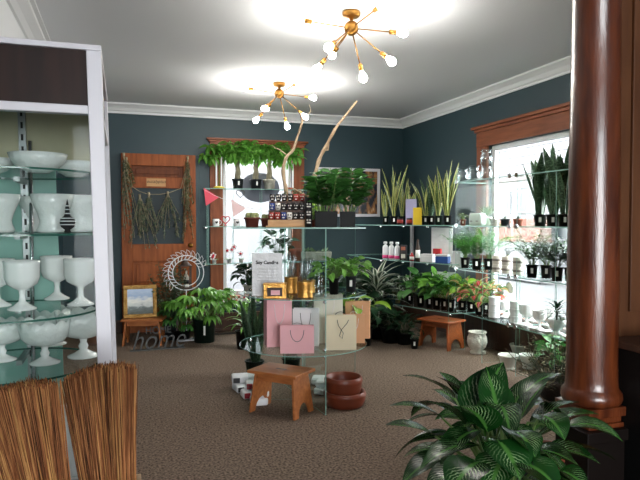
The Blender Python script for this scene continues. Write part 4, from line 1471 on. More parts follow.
# large snake plant behind the tower, left
plant('tall dark snake plant in a green pot behind the left of the tower', 'potted plant', 'snake_plant', on(254, 5.35, 0), None, 'snake', .88, .085, .16, 'pot_green', 'leaf_snake_green', 12, 1.1, 12, lab=False, lw=1.6)
plant('second dark snake plant behind the pink bags', 'potted plant', 'snake_plant', on(291, 5.45, 0), None, 'snake', .84, .085, .16, 'pot_green', 'leaf_snake_green', 14, 1.3, 12, lab=False, lw=1.6)
plant('spider plant with arching lime leaves behind the tower, beside the chest', 'potted plant', 'spider_plant', on(243, 6.6, 0), None, 'dracaena', .62, .09, .2, 'pot_black', 'leaf_bright', 15, 1.0, 24, lab=False)

# ------------------------------------------------------------------ glass shelves across the back window
YS = YB - .12
xa, xb = onY(204, YS, 0).x, onY(306, YS, 0).x
ws = thing('window_shelving', 'glass shelves mounted across the back window on small clips', 'shelf', ((xa + xb) / 2, YS, .84))
HW = (xb - xa) / 2
WZ = [.86, 1.345, 1.835]
for i, z in enumerate(WZ):
    z -= .84
    b = B(); b.box((0, 0, z - .005), (2 * HW, .2, .009), me=1)
    sh = b.build('glass_shelf', ['glass', 'glass_edge'], ws)
    for s in (-1, 1):
        b = B(); b.cyl((s * (HW - .03), .06, z - .035), .028, .018); b.box((s * (HW - .03), .1, z - .02), (.03, .04, .02)); b.build('clip', 'chrome', sh)
for s in (-.93, -.45, .1, .93):
    b = B(); b.box((s * HW, .03, .49), (.006, .12, .96), me=1); b.build('upright_panel', ['glass', 'glass_edge'], ws)


def money_tree(label, px, pot, pr, sd, h=.62):
    t = thing('money_tree', label, 'potted plant', onY(px, YS - .01, WZ[2]), 0, 'money trees on the top window shelf')
    add_pot(t, pr, .13, pot, label=(pot != 'pot_mossy'), rim=.02, taper=.8, face=-PI / 2)
    b = B()
    for k in range(3):
        pts = []
        for i in range(13):
            f = i / 12; a = k * 2 * PI / 3 + f * 5; rr = .02 * (1 - f * .45)
            pts.append((rr * math.cos(a), rr * math.sin(a), .11 + f * .32))
        b.tube(pts, [.026 - .012 * i / 12 for i in range(13)], 8)
    b.build('braided_trunk', 'bark', t)
    rnd = random.Random(sd); b = B(); s = B()
    for i in range(19):
        a = rnd.uniform(0, 6.28); el = R(rnd.uniform(-8, 70)); sl = rnd.uniform(.1, .32)
        p0 = Vector((0, 0, .42)); p2 = p0 + Vector((math.cos(a) * math.cos(el) * 1.2, math.sin(a) * math.cos(el) * .3 - .25, math.sin(el) * .65)) * sl
        s.tube([p0, p2], .003, 4, caps=False)
        for k in range(6):
            b.leaf(p2, k * 2 * PI / 6 + a, R(25 if k % 2 else -25), .15, .06, droop=.9, n=4, roll=.5)
    b.build('foliage', 'leaf_money', t); s.build('stems', 'stem_green', t)
money_tree('money tree in a charcoal pot, left one on the window shelf', 238, 'pot_charcoal', .075, 1)
money_tree('money tree in a charcoal pot, middle one on the window shelf', 256, 'pot_charcoal', .075, 2)
money_tree('money tree in a speckled white pot on the window shelf', 269.5, 'pot_mossy', .08, 3)


def stakes(label, px, xs, sd):
    t = thing('staked_plant', label, 'plant', onY(px, YS - .01, WZ[2]), 0, 'leafy plants with white stakes')
    b = B()
    b.lathe([(0, 0), (.07, 0), (.075, .015), (.04, .03), (0, .03)], n=20); b.build('saucer', 'eye_yellow' if sd == 5 else 'terracotta_pale', t)
    for x, h in xs:
        b = B(); b.box((x, 0, h / 2 + .02), (.02, .008, h)); b.build('stake', 'plastic_white', t)
    rnd = random.Random(sd); b = B(); s = B()
    s.tube([(0, 0, .03), (.01, 0, .42)], .006, 6)
    for i in range(18):
        a = rnd.uniform(0, 6.28); el = R(rnd.uniform(-20, 60)); sl = rnd.uniform(.1, .28)
        p0 = Vector((0, 0, .42)); p2 = p0 + Vector((math.cos(a) * math.cos(el), math.sin(a) * math.cos(el) * .3 - .25, math.sin(el) * .7)) * sl
        s.tube([p0, p2], .003, 4, caps=False)
        for k in range(6): b.leaf(p2, k * 2 * PI / 6 + a, R(25 if k % 2 else -25), .14, .055, droop=1.0, n=4, roll=.5)
    b.build('foliage', 'leaf_money', t); s.build('stems', 'stem_green', t)
stakes('leafy plant with white stakes and yellow base, left end of top window shelf', 219, [(-.03, .39), (.035, .48), (.085, .34)], 5)
stakes('leafy plant with white stakes at the right end of the top window shelf', 289, [(-.045, .34), (.0, .44), (.055, .34)], 6)

# oval shop sign hanging in the window
p = onY(260, YB - .02, 1.4 + (222 - 186) / 600 * 7.7)
t = thing('oval_sign', 'dark grey oval sign hanging inside the back window', 'sign', p)
b = B(); b.prism([(.27 * math.cos(a * PI / 24), .2 * math.sin(a * PI / 24)) for a in range(48)], -.008, .008, axis='y'); b.build('board', 'sign_grey', t)
b = B(); b.tube([(-.2, 0, .12), (0, 0, .40), (.2, 0, .12)], .003, 5); b.build('hanging_cord', 'cord_grey', t)

# bunting
bn = thing('bunting', 'pink felt pennant bunting strung under the top window shelf', 'bunting', onY(204, YS - .12, WZ[2] - .03))
b = B(); pts = [(0, 0, .01), (.12, 0, -.06), (.3, 0, -.13), (.5, 0, -.2), (.75, 0, -.26), (1.0, 0, -.28)]; b.tube(pts, .0035, 5); b.build('cord', 'cord_white', bn)
for (x, z, m, s) in ((.07, .0, 'pink_felt', .2), (.42, -.14, 'pink_felt_pale', .17)):
    b = B(); b.prism([(x - .07, z + .03), (x + .12, z - .09), (x - .045, z - .2)], -.002, .002, axis='y'); b.build('pennant', m, bn, label='strong pink pennant' if m == 'pink_felt' else 'very pale pink pennant')
# hanging heart
def heart_pts(s):
    out = []
    for i in range(36):
        t = 2 * PI * i / 36
        out.append((s * 16 * math.sin(t) ** 3 / 16, s * (13 * math.cos(t) - 5 * math.cos(2 * t) - 2 * math.cos(3 * t) - math.cos(4 * t)) / 16))
    return out
t = thing('hanging_heart', 'grey heart ornament hanging below the top window shelf', 'ornament', onY(240.5, YS - .11, 1.77))
b = B(); b.tube([(x, 0, z) for x, z in heart_pts(.055)], .006, 6, closed=True); b.tube([(0, 0, .03), (0, 0, .06)], .002, 4); b.build('outline', 'metal_grey', t)

# mugs and hearts on the middle window shelf
def mug(label, px, z, mat='plastic_white', hm=None):
    t = thing('mug', label, 'mug', onY(px, YS - .03, z), 0, 'white mugs on the window shelf')
    b = B(); b.lathe([(0, 0), (.04, 0), (.043, .005), (.043, .095), (.039, .095), (.038, .008), (0, .008)], n=22); b.build('body', mat, t)
    b = B(); b.tube([(.04, 0, .075), (.065, 0, .07), (.07, 0, .045), (.06, 0, .025), (.04, 0, .02)], .005, 6); b.build('handle', mat, t)
    if hm:
        b = B(); b.prism([(x, z_ + .05) for x, z_ in heart_pts(.02)], -.047, -.042, axis='y'); b.build('printed_heart', hm, t)
mug('white mug at the left end of the middle window shelf', 216, WZ[1], hm='skull_black')
mug('white mug with a dark heart on the middle window shelf, left of the cacti', 237, WZ[1], hm='skull_black')
t = thing('heart_ornament', 'red rimmed heart ornament standing on the middle window shelf', 'ornament', onY(225.5, YS - .07, WZ[1] + .0))
b = B(); b.tube([(x, 0, z + .085) for x, z in heart_pts(.058)], .008, 6, closed=True); b.cyl((0, 0, 0), .02, .012); b.build('outline', 'plastic_red', t)
# orchids
def orchid(label, px, z, stem_h, nb, sd, potm='plastic_white'):
    t = thing('orchid', label, 'orchid', onY(px, YS - .02, z), 0, 'white orchids with red centres')
    add_pot(t, .032, .055, potm, label=False, rim=.006, n=16)
    b = B(); rnd = random.Random(sd)
    for i in range(4): b.leaf((0, 0, .05), i * 1.57 + .5, .5, .09, .03, droop=.8, n=4)
    b.build('foliage', 'leaf_mid', t)
    b = B(); b.tube([(0, 0, .045), (.005, 0, stem_h * .6), (.02, -.02, stem_h)], .002, 5); b.build('stem', 'stem_green', t)
    for i in range(nb):
        c = Vector((rnd.uniform(-.045, .06), -.045 - rnd.random() * .02, stem_h - rnd.uniform(-.02, .05)))
        f = B()
        for k in range(5):
            a = k * 2 * PI / 5 + .3
            f.prism([(c.x + .006 * math.cos(a + 1.2), c.z + .006 * math.sin(a + 1.2)), (c.x + .034 * math.cos(a + .4), c.z + .034 * math.sin(a + .4)), (c.x + .042 * math.cos(a), c.z + .042 * math.sin(a)), (c.x + .034 * math.cos(a - .4), c.z + .034 * math.sin(a - .4)), (c.x + .006 * math.cos(a - 1.2), c.z + .006 * math.sin(a - 1.2))], c.y + k * .001, c.y + .0015 + k * .001, axis='y')
        fl = f.build('blossom', 'white_bloom', t)
        f = B(); f.sphere((c.x, c.y - .004, c.z), .018, n=10); f.build('blossom_centre', 'red_bloom', fl)
orchid('white orchid with red centres at the left end of the lowest window shelf', 214, WZ[0], .12, 2, 1)
orchid('taller white orchid with red centres on the lowest window shelf', 229, WZ[0], .2, 3, 2)
orchid('rightmost white orchid on the lowest window shelf', 241, WZ[0], .13, 1, 3)
plant('dark leafy plant on the right half of the lowest window shelf', 'potted plant', 'jade_plant', onY(277, YS - .02, WZ[1] - .48), None, 'bushy', .46, .055, .1, 'pot_charcoal', 'leaf_dark', 61, .8, 34, lab=False)

# chest and planter below the window
cx = onY(231, YB, 0).x
ch = thing('wooden_chest', 'low dark brown wooden chest under the back window', 'chest', (cx - .02, YB - .20, 0))
B().box((0, 0, .11), (1.02, .32, .215)).build('body', 'wood_chest', ch, bevel=.006)
B().box((0, 0, .23), (1.06, .345, .025)).build('lid', 'wood_chest', ch, bevel=.006)
B().box((.0, -.169, .03), (.85, .012, .04)).build('foot_rail', 'wood_dark', ch, bevel=.003)
B().box((.02, -.162, .10), (.5, .006, .11)).build('front_panel', 'wood_dark', ch)
pb = thing('planter_box', 'long dark teal planter box of orchids on the wooden chest', 'planter', (cx + .03, YB - .23, .2435))
B().box((0, 0, .055), (.62, .2, .11), top=1.05).build('box', 'paint_teal_box', pb, bevel=.006)
b = B(); b.box((0, 0, .1105), (.6, .18, .012)); b.build('soil', 'soil', pb)
rnd = random.Random(9); b = B()
for i in range(46): b.leaf((rnd.uniform(-.28, .28), rnd.uniform(-.07, .07), .11), rnd.uniform(0, 6.28), rnd.uniform(.2, 1.3), rnd.uniform(.09, .16), .035, droop=1.0, n=4)
b.build('foliage', 'leaf_bright', pb)
for i, (x, z) in enumerate(((-.2, .16), (-.12, .2), (-.02, .15), (.08, .18), (-.26, .13), (.2, .16))):
    f = B()
    for k in range(5):
        a = k * 2 * PI / 5 + .3
        f.leaf((x, -.07, z), 0, 0, .001, .001) if False else f.prism([(x, z), (x + .045 * math.cos(a + .45), z + .045 * math.sin(a + .45)), (x + .055 * math.cos(a), z + .055 * math.sin(a)), (x + .045 * math.cos(a - .45), z + .045 * math.sin(a - .45))], -.09 + k * .001, -.087 + k * .001, axis='y')
    fl = f.build('blossom', 'white_bloom' if i != 1 else 'red_bloom', pb)
    f = B(); f.sphere((x, -.094, z), .014, n=10); f.build('blossom_centre', 'red_bloom', fl)
    f = B(); f.tube([(x, -.05, .1), (x, -.07, z)], .002, 4); f.build('stem', 'stem_green', pb)
vt = thing('floor_vent', 'dark metal floor register in front of the wooden chest', 'vent', at_z(228, 333.5, .0015), 0)
b = B(); b.box((0, 0, .002), (.33, .1, .004)); b.build('frame', 'vent', vt)
b = B()
for i in range(16): b.box((-.14 + i * .0187, 0, .0055), (.006, .08, .003))
b.build('grille', 'vent', vt)

# ------------------------------------------------------------------ around the door
plant('ragged leaved philodendron in a dark green pot left of the chest', 'potted plant', 'philodendron', at_z(204.5, 341.5, 0), None, 'lobed', .74, .135, .27, 'pot_green', 'leaf_bright', 21, .95, 30, rim=.02, taper=.85, rz=0.4)
plant('low ragged leaved philodendron beside the home sign', 'potted plant', 'philodendron', on(181, 7.1, 0), None, 'lobed', .46, .11, .12, 'pot_black', 'leaf_mid', 23, 1.0, 22, lab=False, rz=1.0)
plant('grey green eucalyptus sprigs in a pot behind the home sign', 'plant', 'eucalyptus_bush', on(170, 7.15, 0), None, 'sprigs', .92, .11, .2, 'pot_charcoal', 'leaf_grey', 24, .5, 56, lab=False)
sx, sy = camxy(-1.62, 7.25)
ps = thing('plant_stand', 'small dark wooden stand holding the brown lantern', 'stand', (sx, sy, 0))
B().box((0, 0, .585), (.3, .3, .02)).build('tabletop', 'wood_dark', ps, bevel=.003)
for a in (-1, 1):
    for c_ in (-1, 1): B().box((a * .12, c_ * .12, .2875), (.03, .03, .575)).build('leg', 'wood_dark', ps, bevel=.002)
B().box((0, 0, .2), (.25, .25, .015)).build('lower_shelf', 'wood_dark', ps)
lt = thing('lantern', 'dark brown lantern with a white bottle inside, on the small stand', 'lantern', (sx - .01, sy, .596))
b = B()
for a in (-1, 1):
    for c_ in (-1, 1): b.box((a * .06, c_ * .06, .14), (.014, .014, .26))
b.build('posts', 'lantern_brown', lt)
B().box((0, 0, .008), (.15, .15, .016)).build('base', 'lantern_brown', lt, bevel=.002)
B().box((0, 0, .275), (.15, .15, .014)).build('top_plate', 'lantern_brown', lt, bevel=.002)
b = B(); b.lathe([(.07, .282), (.03, .33), (.02, .36), (0, .37)], n=16); b.build('roof', 'lantern_brown', lt)
bt = thing('bottle', 'small pale bottle standing inside the brown lantern', 'bottle', (sx + .0, sy - .005, .6125))
b = B(); b.lathe([(0, 0), (.03, 0), (.032, .01), (.032, .12), (.012, .16), (.012, .2), (0, .2)], n=18); b.build('body', 'tin_stripe', bt)
b = B(); b.lathe([(.0325, .04), (.0335, .04), (.0335, .09), (.0325, .09)], n=18); b.build('label_band', 'skull_black', bt)
wr = thing('wire_wreath', 'white openwork metal leaf wreath leaning on the dark lantern', 'wreath', (sx - .02, sy - .19, .0), 0, None)
b = B(); Rw = .205; zc = .80
b.tube([(Rw * math.cos(2 * PI * i / 40), 0, zc + Rw * math.sin(2 * PI * i / 40)) for i in range(40)], .006, 6, closed=True)
b.tube([((Rw - .05) * math.cos(2 * PI * i / 40), 0, zc + (Rw - .05) * math.sin(2 * PI * i / 40)) for i in range(40)], .005, 6, closed=True)
b.build('ring', 'wire_white', wr)
b = B(); rnd = random.Random(5)
for i in range(15):
    a = R(20 + i * 14); c_ = Vector((Rw * math.cos(a), 0, zc + Rw * math.sin(a)))
    for s in (-1, 1):
        d_ = a + PI / 2 + s * .8; L_ = .085; wv = .02
        dv = Vector((math.cos(d_), 0, math.sin(d_))); nv = Vector((-dv.z, 0, dv.x))
        pts = [c_, c_ + dv * L_ * .3 + nv * wv, c_ + dv * L_ * .7 + nv * wv * .8, c_ + dv * L_, c_ + dv * L_ * .7 - nv * wv * .8, c_ + dv * L_ * .3 - nv * wv]
        b.tube(pts, .003, 4, closed=True)
b.build('wire_leaves', 'wire_white', wr)
b = B(); b.tube([(0, 0, zc - Rw), (0, .0, .02)], .006, 6); b.box((0, 0, .008), (.2, .12, .014)); b.build('stand_rod', 'wire_white', wr)

# eucalyptus bunches hung on the door
def bunch(label, px, pytop, pybot, width, dn, sd, mat='leaf_grey', stray=0.0):
    Y = Yd - .10
    p = onY(px, Y, 0); z1 = 1.4 - (pytop - 222) / 600 * 7.6; z0 = 1.4 - (pybot - 222) / 600 * 7.6
    t = thing('eucalyptus_bunch', label, 'dried plant', (p.x, Y, z1), 0, 'dried eucalyptus bunches on the door')
    rnd = random.Random(sd); H = z1 - z0; b = B(); s = B()
    for i in range(dn):
        x = rnd.uniform(-1, 1) * width * 1.35; L = H * rnd.uniform(.55, 1.0)
        pts = [Vector((0, 0, 0)), Vector((x * .35 + stray * .2, rnd.uniform(-.03, .03), -L * .35)), Vector((x * .8 + stray * .6, rnd.uniform(-.045, .04), -L * .7)), Vector((x + stray, rnd.uniform(-.04, .04), -L))]
        s.tube(pts, .003, 4, caps=False)
        for k in range(24):
            f = .1 + .9 * k / 24; sg = min(2, int(f * 3)); q = pts[sg].lerp(pts[sg + 1], f * 3 - sg)
            b.leaf(q, rnd.uniform(0, 6.28), rnd.uniform(-1.2, .3), .045, .022, droop=.3, n=2)
    b.build('leaves', mat, t); s.build('stems', 'twine', t)
    b = B(); b.cyl((0, 0, -.03), .014, .05, n=10); b.build('tie', 'twine', t)
bunch('long grey green bunch hanging down the left side of the door', 124.5, 156, 246, .08, 13, 1, stray=.08)
bunch('upper small bunch drooping at the top left door corner', 127, 160, 196, .07, 7, 8, 'leaf_olive')
bunch('wide bunch on the twine in front of the left half of the glass', 140, 196, 250, .13, 13, 2, stray=.04)
bunch('thin bunch on the twine near the middle of the glass', 149, 194, 236, .09, 8, 3)
bunch('bunch on the twine in front of the right half of the glass', 168, 193, 238, .12, 12, 4)
bunch('long brownish bunch hanging down the right side of the door', 188, 157, 228, .06, 13, 5, 'leaf_olive', .0)
bunch('lower brownish bunch at the right edge of the door', 187, 196, 242, .07, 7, 6, 'leaf_dry', .02)
tq = thing('twine_string', 'twine sagging across the door glass with the bunches tied on', 'string', onY(126, Yd - .08, 2.0), 0)
o0 = Vector(tq.location)
pp = [onY(a, Yd - .08, 1.4 - (b_ - 222) / 600 * 7.6) - o0 for a, b_ in ((124, 158), (131, 186), (140, 192), (149, 194.5), (160, 194.5), (170, 192.5), (181, 188), (189, 158))]
b = B(); b.tube(pp, .0045, 5); b.build('strand', 'twine', tq)

# ------------------------------------------------------------------ framed picture on the back wall
xa, xb = onY(317, YB, 0).x, onY(379, YB, 0).x
za, zb = 1.4 + (222 - 216.5) / 600 * 8.1, 1.4 + (222 - 166) / 600 * 8.15
t = thing('picture_frame', 'large white framed dark photograph hung on the back wall', 'picture', ((xa + xb) / 2, YB - .02, (za + zb) / 2))
W_, H_ = xb - xa, zb - za
b = B(); fw = .04
for (cx, cz, sx_, sz) in ((0, -H_ / 2 + fw / 2, W_, fw), (0, H_ / 2 - fw / 2, W_, fw), (-W_ / 2 + fw / 2, 0, fw, H_ - 2 * fw), (W_ / 2 - fw / 2, 0, fw, H_ - 2 * fw)): b.box((cx, 0, cz), (sx_, .035, sz))
b.build('frame', 'white_frame', t, bevel=.003)
m = bpy.data.materials.new('night_photo'); m.use_nodes = True; nt = m.node_tree; N = nt.nodes
tc = N.new('ShaderNodeTexCoord'); v = N.new('ShaderNodeTexVoronoi'); v.inputs['Scale'].default_value = 9; mp = N.new('ShaderNodeMapping'); mp.inputs['Scale'].default_value = (1.6, 1, .8)
nt.links.new(tc.outputs['Object'], mp.inputs[0]); nt.links.new(mp.outputs[0], v.inputs['Vector'])
rp = N.new('ShaderNodeValToRGB'); e_ = rp.color_ramp.elements; e_[0].color = lin((22, 26, 32)); e_[1].color = lin((60, 70, 90)); e_[0].position = .2
for p_, c_ in ((.45, (30, 34, 44)), (.62, (170, 120, 70)), (.68, (200, 170, 140)), (.74, (36, 44, 70))): q = e_.new(p_); q.color = lin(c_)
nz = N.new('ShaderNodeTexNoise'); nz.inputs['Scale'].default_value = 7; nz.inputs['Detail'].default_value = 5
nt.links.new(mp.outputs[0], nz.inputs['Vector']); nt.links.new(nz.outputs['Fac'], rp.inputs[0])
nt.links.new(rp.outputs[0], N['Principled BSDF'].inputs['Base Color']); N['Principled BSDF'].inputs['Roughness'].default_value = .25
MATS['night_photo'] = m
B().box((0, .003, 0), (W_ - 2 * fw, .01, H_ - 2 * fw)).build('photograph', 'night_photo', t)
b = B(); b.prism([(-.17 + .14 * math.cos(a * PI / 12), .02 + .17 * math.sin(a * PI / 12)) for a in range(13)] + [(-.31, -.15), (-.03, -.15)][::-1][:0], -.0035, -.002, axis='y'); b.build('dome', 'sign_grey', t)

# ------------------------------------------------------------------ corner unit: glass shelves on the back wall, slanting to the window unit
cu = thing('corner_shelving', 'glass corner shelves along the dark back wall, full of snake plants', 'shelf', (3.4, 7.4, 0))
P1 = on(380, 7.35, 0); P2 = onX(453, 3.36, 0)
x1, y1 = P1.x - 3.4, P1.y - 7.4; x2, y2 = P2.x - 3.4, P2.y - 7.4
polyc = [(x1, y1), (x2, y2), (3.86 - 3.4, y2), (3.86 - 3.4, 7.9 - 7.4), (x1, 7.9 - 7.4)]
KZ = [.42, .945, 1.365]
for z in KZ:
    b = B(); b.prism(polyc, z - .009, z, 0, 1); sh = b.build('glass_shelf', ['glass', 'glass_edge'], cu)
    for f in (0.02, .35, .68, .98):
        q = Vector((x1, y1)).lerp(Vector((x2, y2)), f)
        B().cyl((q.x, q.y, z - .03), .016, .02, n=12).build('clip', 'chrome', sh)
f = Vector((x1, y1)).lerp(Vector((x2, y2)), .99)
for f in (.99,):
    q = Vector((x1, y1)).lerp(Vector((x2, y2)), f)
    b = B(); b.box((q.x + .10, q.y + .06, .68), (.2, .007, 1.35), me=1); b.build('upright_panel', ['glass', 'glass_edge'], cu)
p = onX(412, XR - .04, 0)
B().box((p.x - 3.4, p.y - 7.4, .9), (.03, .06, 1.0)).build('wall_rail', 'white_frame', cu)
p = onY(413, YB - .02, 0)


def on_corner(px, z, back=.1):
    """point just behind the slanted front edge at picture column px"""
    a = Vector((P1.x, P1.y)); d_ = Vector((P2.x - P1.x, P2.y - P1.y))
    nrm = Vector((-d_.y, d_.x)).normalized()
    if nrm.x < 0: nrm = -nrm
    a = a + nrm * back
    r = ray(px, 222); rx, ry = r.x, r.y
    # intersect ray k*(rx,ry) with a + s*d
    det = rx * (-d_.y) - ry * (-d_.x)
    k = (a.x * (-d_.y) - a.y * (-d_.x)) / det
    return Vector((rx * k, ry * k, z))


ZK = KZ[2] + .0008
g = 'snake plants on the corner shelf'
for i, (px, H, bk, ct, lab) in enumerate(((385.5, .48, .12, 6, 'leftmost snake plant with labelled pot on the corner shelf'),
                                     (394, .80, .12, 7, 'tallest snake plant, second from the left on the corner shelf'),
                                     (402, .62, .26, 7, 'snake plant behind the lilac card on the corner shelf'),
                                     (410, .55, .30, 6, 'snake plant directly behind the yellow box'),
                                     (425.5, .58, .13, 6, 'snake plant immediately right of the yellow box'),
                                     (431.5, .60, .16, 6, 'snake plant with greener leaves in the middle right of the corner shelf'),
                                     (438.5, .66, .13, 7, 'snake plant second from the right on the corner shelf'),
                                     (447.5, .78, .12, 8, 'rightmost wide snake plant beside the glass jars'))):
    plant(lab, 'potted plant', 'snake_plant', on_corner(px, ZK, bk), g, 'snake', H * .93, .045, .105, 'pot_black' if i % 2 else 'pot_green', 'leaf_snake' if i != 5 else 'leaf_snake_green', 40 + i, 1.25, int(ct * 1.7), lw=.85)
t = thing('gift_box', 'bright yellow box standing on the corner shelf', 'box', on_corner(417.5, ZK, .07), R(-30), None)
B().box((0, 0, .1), (.1, .05, .2)).build('body', 'box_yellow', t, bevel=.003)
t = thing('card_display', 'lilac card standing behind the yellow box', 'card', on_corner(411, ZK, .2), R(-30))
B().box((0, 0, .16), (.13, .02, .3)).build('body', 'card_lilac', t, bevel=.002); B().box((0, 0, .005), (.13, .06, .008)).build('foot', 'card_lilac', t)
for px, lab in ((400, 'dark red tin left of the red votive on the corner shelf'), (409.5, 'dark red votive tin directly left of the yellow box')):
    t = thing('votive_tin', lab, 'tin', on_corner(px, ZK, .05), 0, 'dark red tins on the corner shelf')
    B().cyl((0, 0, 0), .035, .08).build('body', 'skull_black', t); b = B(); b.lathe([(.0352, .02), (.037, .021), (.037, .06), (.0352, .061)], n=20); b.build('label_band', 'skull_red', t)

ZK = KZ[1] + .0008
for px, lab in ((385.5, 'leftmost white bottle with a pink band'), (391.5, 'middle white bottle with a pink band'), (397.5, 'rightmost white bottle with a pink band')):
    t = thing('spray_bottle', lab + ' on the middle corner shelf', 'bottle', on_corner(px, ZK, .07), 0, 'white bottles with pink bands')
    b = B(); b.lathe([(0, 0), (.032, 0), (.034, .006), (.034, .145), (.026, .165), (.014, .172), (.014, .185), (0, .185)], n=20); b.build('body', 'plastic_white', t)
    b = B(); b.lathe([(.0345, .012), (.036, .012), (.036, .05), (.0345, .05)], n=20); b.build('pink_band', 'plastic_pink', t)
    b = B(); b.lathe([(0, .186), (.022, .186), (.024, .2), (.02, .215), (0, .215)], n=14); b.build('cap', 'plastic_white', t)
for px, z2, lab, m1, hh in ((403.5, 0, 'lower black boxed tin right of the pink banded bottles', 'skull_black', .1), (403.5, .1008, 'upper black boxed tin stacked right of the white bottles', 'card_dark', .08)):
    t = thing('boxed_tin', lab, 'box', on_corner(px, ZK + z2, .07), R(-30), 'stacked dark boxes on the middle corner shelf')
    B().box((0, 0, hh / 2), (.085, .07, hh)).build('body', m1, t, bevel=.002); B().box((0, -.037, hh / 2), (.05, .003, hh * .5)).build('label_card', 'pot_mossy' if z2 == 0 else 'terracotta_pale', t)
for k, (px, hh, m1, lab) in enumerate(((412, .1, 'plastic_red', 'small red and white bottle beside the wall rail'), (418, .26, 'lantern_brown', 'tall dark amber bottle on the middle corner shelf'))):
    t = thing('bottle', lab, 'bottle', on_corner(px, ZK, .08))
    b = B(); b.lathe([(0, 0), (.025, 0), (.026, hh * .6), (.012, hh * .78), (.012, hh * .93), (0, hh)][:6], n=16); b.build('body', m1, t)
    b = B(); b.lathe([(.0262, hh * .15), (.0275, hh * .15), (.0275, hh * .5), (.0262, hh * .5)], n=16); b.build('label_band', 'label_white', t)
for px, w_, hh, mat_, lab in ((428, .15, .07, 'plastic_white', 'white carton left of the blue tub'), (443, .14, .075, 'plastic_blue', 'blue tub with white lid on the middle corner shelf')):
    t = thing('carton', lab, 'box', on_corner(px, ZK, .06), R(-50))
    B().box((0, 0, hh / 2), (w_, .1, hh)).build('body', mat_, t, bevel=.004); B().box((0, 0, hh + .012), (w_ * .95, .095, .022)).build('lid', 'plastic_white', t, bevel=.004)
t = thing('carton', 'small dark red box behind the blue tub', 'box', on_corner(437.5, ZK, .2), R(-50)); B().box((0, 0, .075), (.09, .05, .15)).build('body', 'plastic_red', t, bevel=.003)
t = thing('poster_board', 'pale grey poster sheet leaning upright behind the blue tub', 'poster', on_corner(442, ZK, .30), R(-58))
B().box((0, 0, .195), (.27, .006, .39)).build('sheet', 'wrap_clear_white', t); B().box((0, .0, .003), (.27, .05, .006)).build('foot', 'wrap_clear_white', t)
t = thing('poster_board', 'pale sheet standing among the leaves on the lowest corner shelf', 'poster', on_corner(444, KZ[0] + .0008, .33), R(-58))
B().box((0, 0, .2), (.30, .006, .4)).build('sheet', 'wrap_clear_white', t); B().box((0, .0, .003), (.30, .05, .006)).build('foot', 'wrap_clear_white', t)

ZK = KZ[0] + .0008
for i, (px, H, bk, lf, ct, lab) in enumerate(((384, .36, .2, 'leaf_dark', 26, 'leftmost dark leafy plant on the lowest corner shelf'),
        (410, .4, .16, 'leaf_var', 28, 'silvery variegated plant in the middle of the lowest corner shelf'),
        (421, .44, .1, 'leaf_mid', 30, 'broad leaved plant with label, third from the left on the lowest corner shelf'),
        (430, .42, .12, 'leaf_mid', 28, 'broad leaved plant with label, left of centre above the stool'),
        (437, .46, .10, 'leaf_bright', 30, 'brighter green leafy plant above the stool'),
        (445, .42, .12, 'leaf_mid', 26, 'leafy plant with label, second from right above the stool'),
        (451, .40, .10, 'leaf_mid', 26, 'rightmost leafy plant of the lowest corner shelf'))):
    plant(lab, 'potted plant', 'leafy_plant', on_corner(px, ZK, bk), 'leafy plants on the lowest corner shelf', 'bushy', H, .05, .13, 'pot_black', lf, 70 + i, 1.0, ct)
t = thing('air_plant_bowl', 'pale tangled air plant on an olive dish on the lowest corner shelf', 'plant', on_corner(398, ZK, .1))
b = B(); b.lathe([(0, 0), (.03, 0), (.03, .1), (.1, .13), (.1, .14), (.02, .115), (0, .11)], n=22); b.build('dish', 'leaf_olive', t)
b = B(); rnd = random.Random(2)
for i in range(40): b.leaf((0, 0, .12), rnd.uniform(0, 6.28), rnd.uniform(.2, 1.4), .13, .022, droop=1.6, n=5, shape='lance')
b.build('foliage', 'leaf_var', t)

# plants on the floor below the corner shelf and by the back wall
for i, (px, d_, kind, H, pr, ph, lf, ct, lab) in enumerate((
        (377, 7.2, 'dracaena', 1.02, .13, .28, 'leaf_var', 46, 'tall white edged dracaena standing by the back wall right of the tower'),
        (362, 6.8, 'bushy', .62, .13, .22, 'leaf_dark', 40, 'dark bushy floor plant directly right of the tower'),
        (349, 7.3, 'bushy', .78, .13, .25, 'leaf_dark', 40, 'dark bushy floor plant behind the tan gift bags'),
        (391, 6.95, 'bushy', .40, .12, .18, 'leaf_dark', 36, 'low dark floor plant in front of the corner shelf'),
        (405, 6.85, 'bushy', .38, .10, .14, 'leaf_dark', 30, 'low dark floor plant left of the reddish stool'),
        (331, 7.4, 'fan', .95, .13, .25, 'leaf_dark', 14, 'tall dark broad leaved plant behind the tower centre'))):
    plant(lab, 'potted plant', 'floor_plant', on(px, d_, 0), 'dark plants on the floor at the back', kind, H, pr, ph, 'pot_black', lf, 80 + i, 1.1, ct, lab=False, rim=.02)
plant('small black pot with white label on the floor left of the reddish stool', 'potted plant', 'floor_plant', on(415, 6.6, 0), None, 'bushy', .2, .045, .11, 'pot_black', 'leaf_dark', 96, .8, 10)

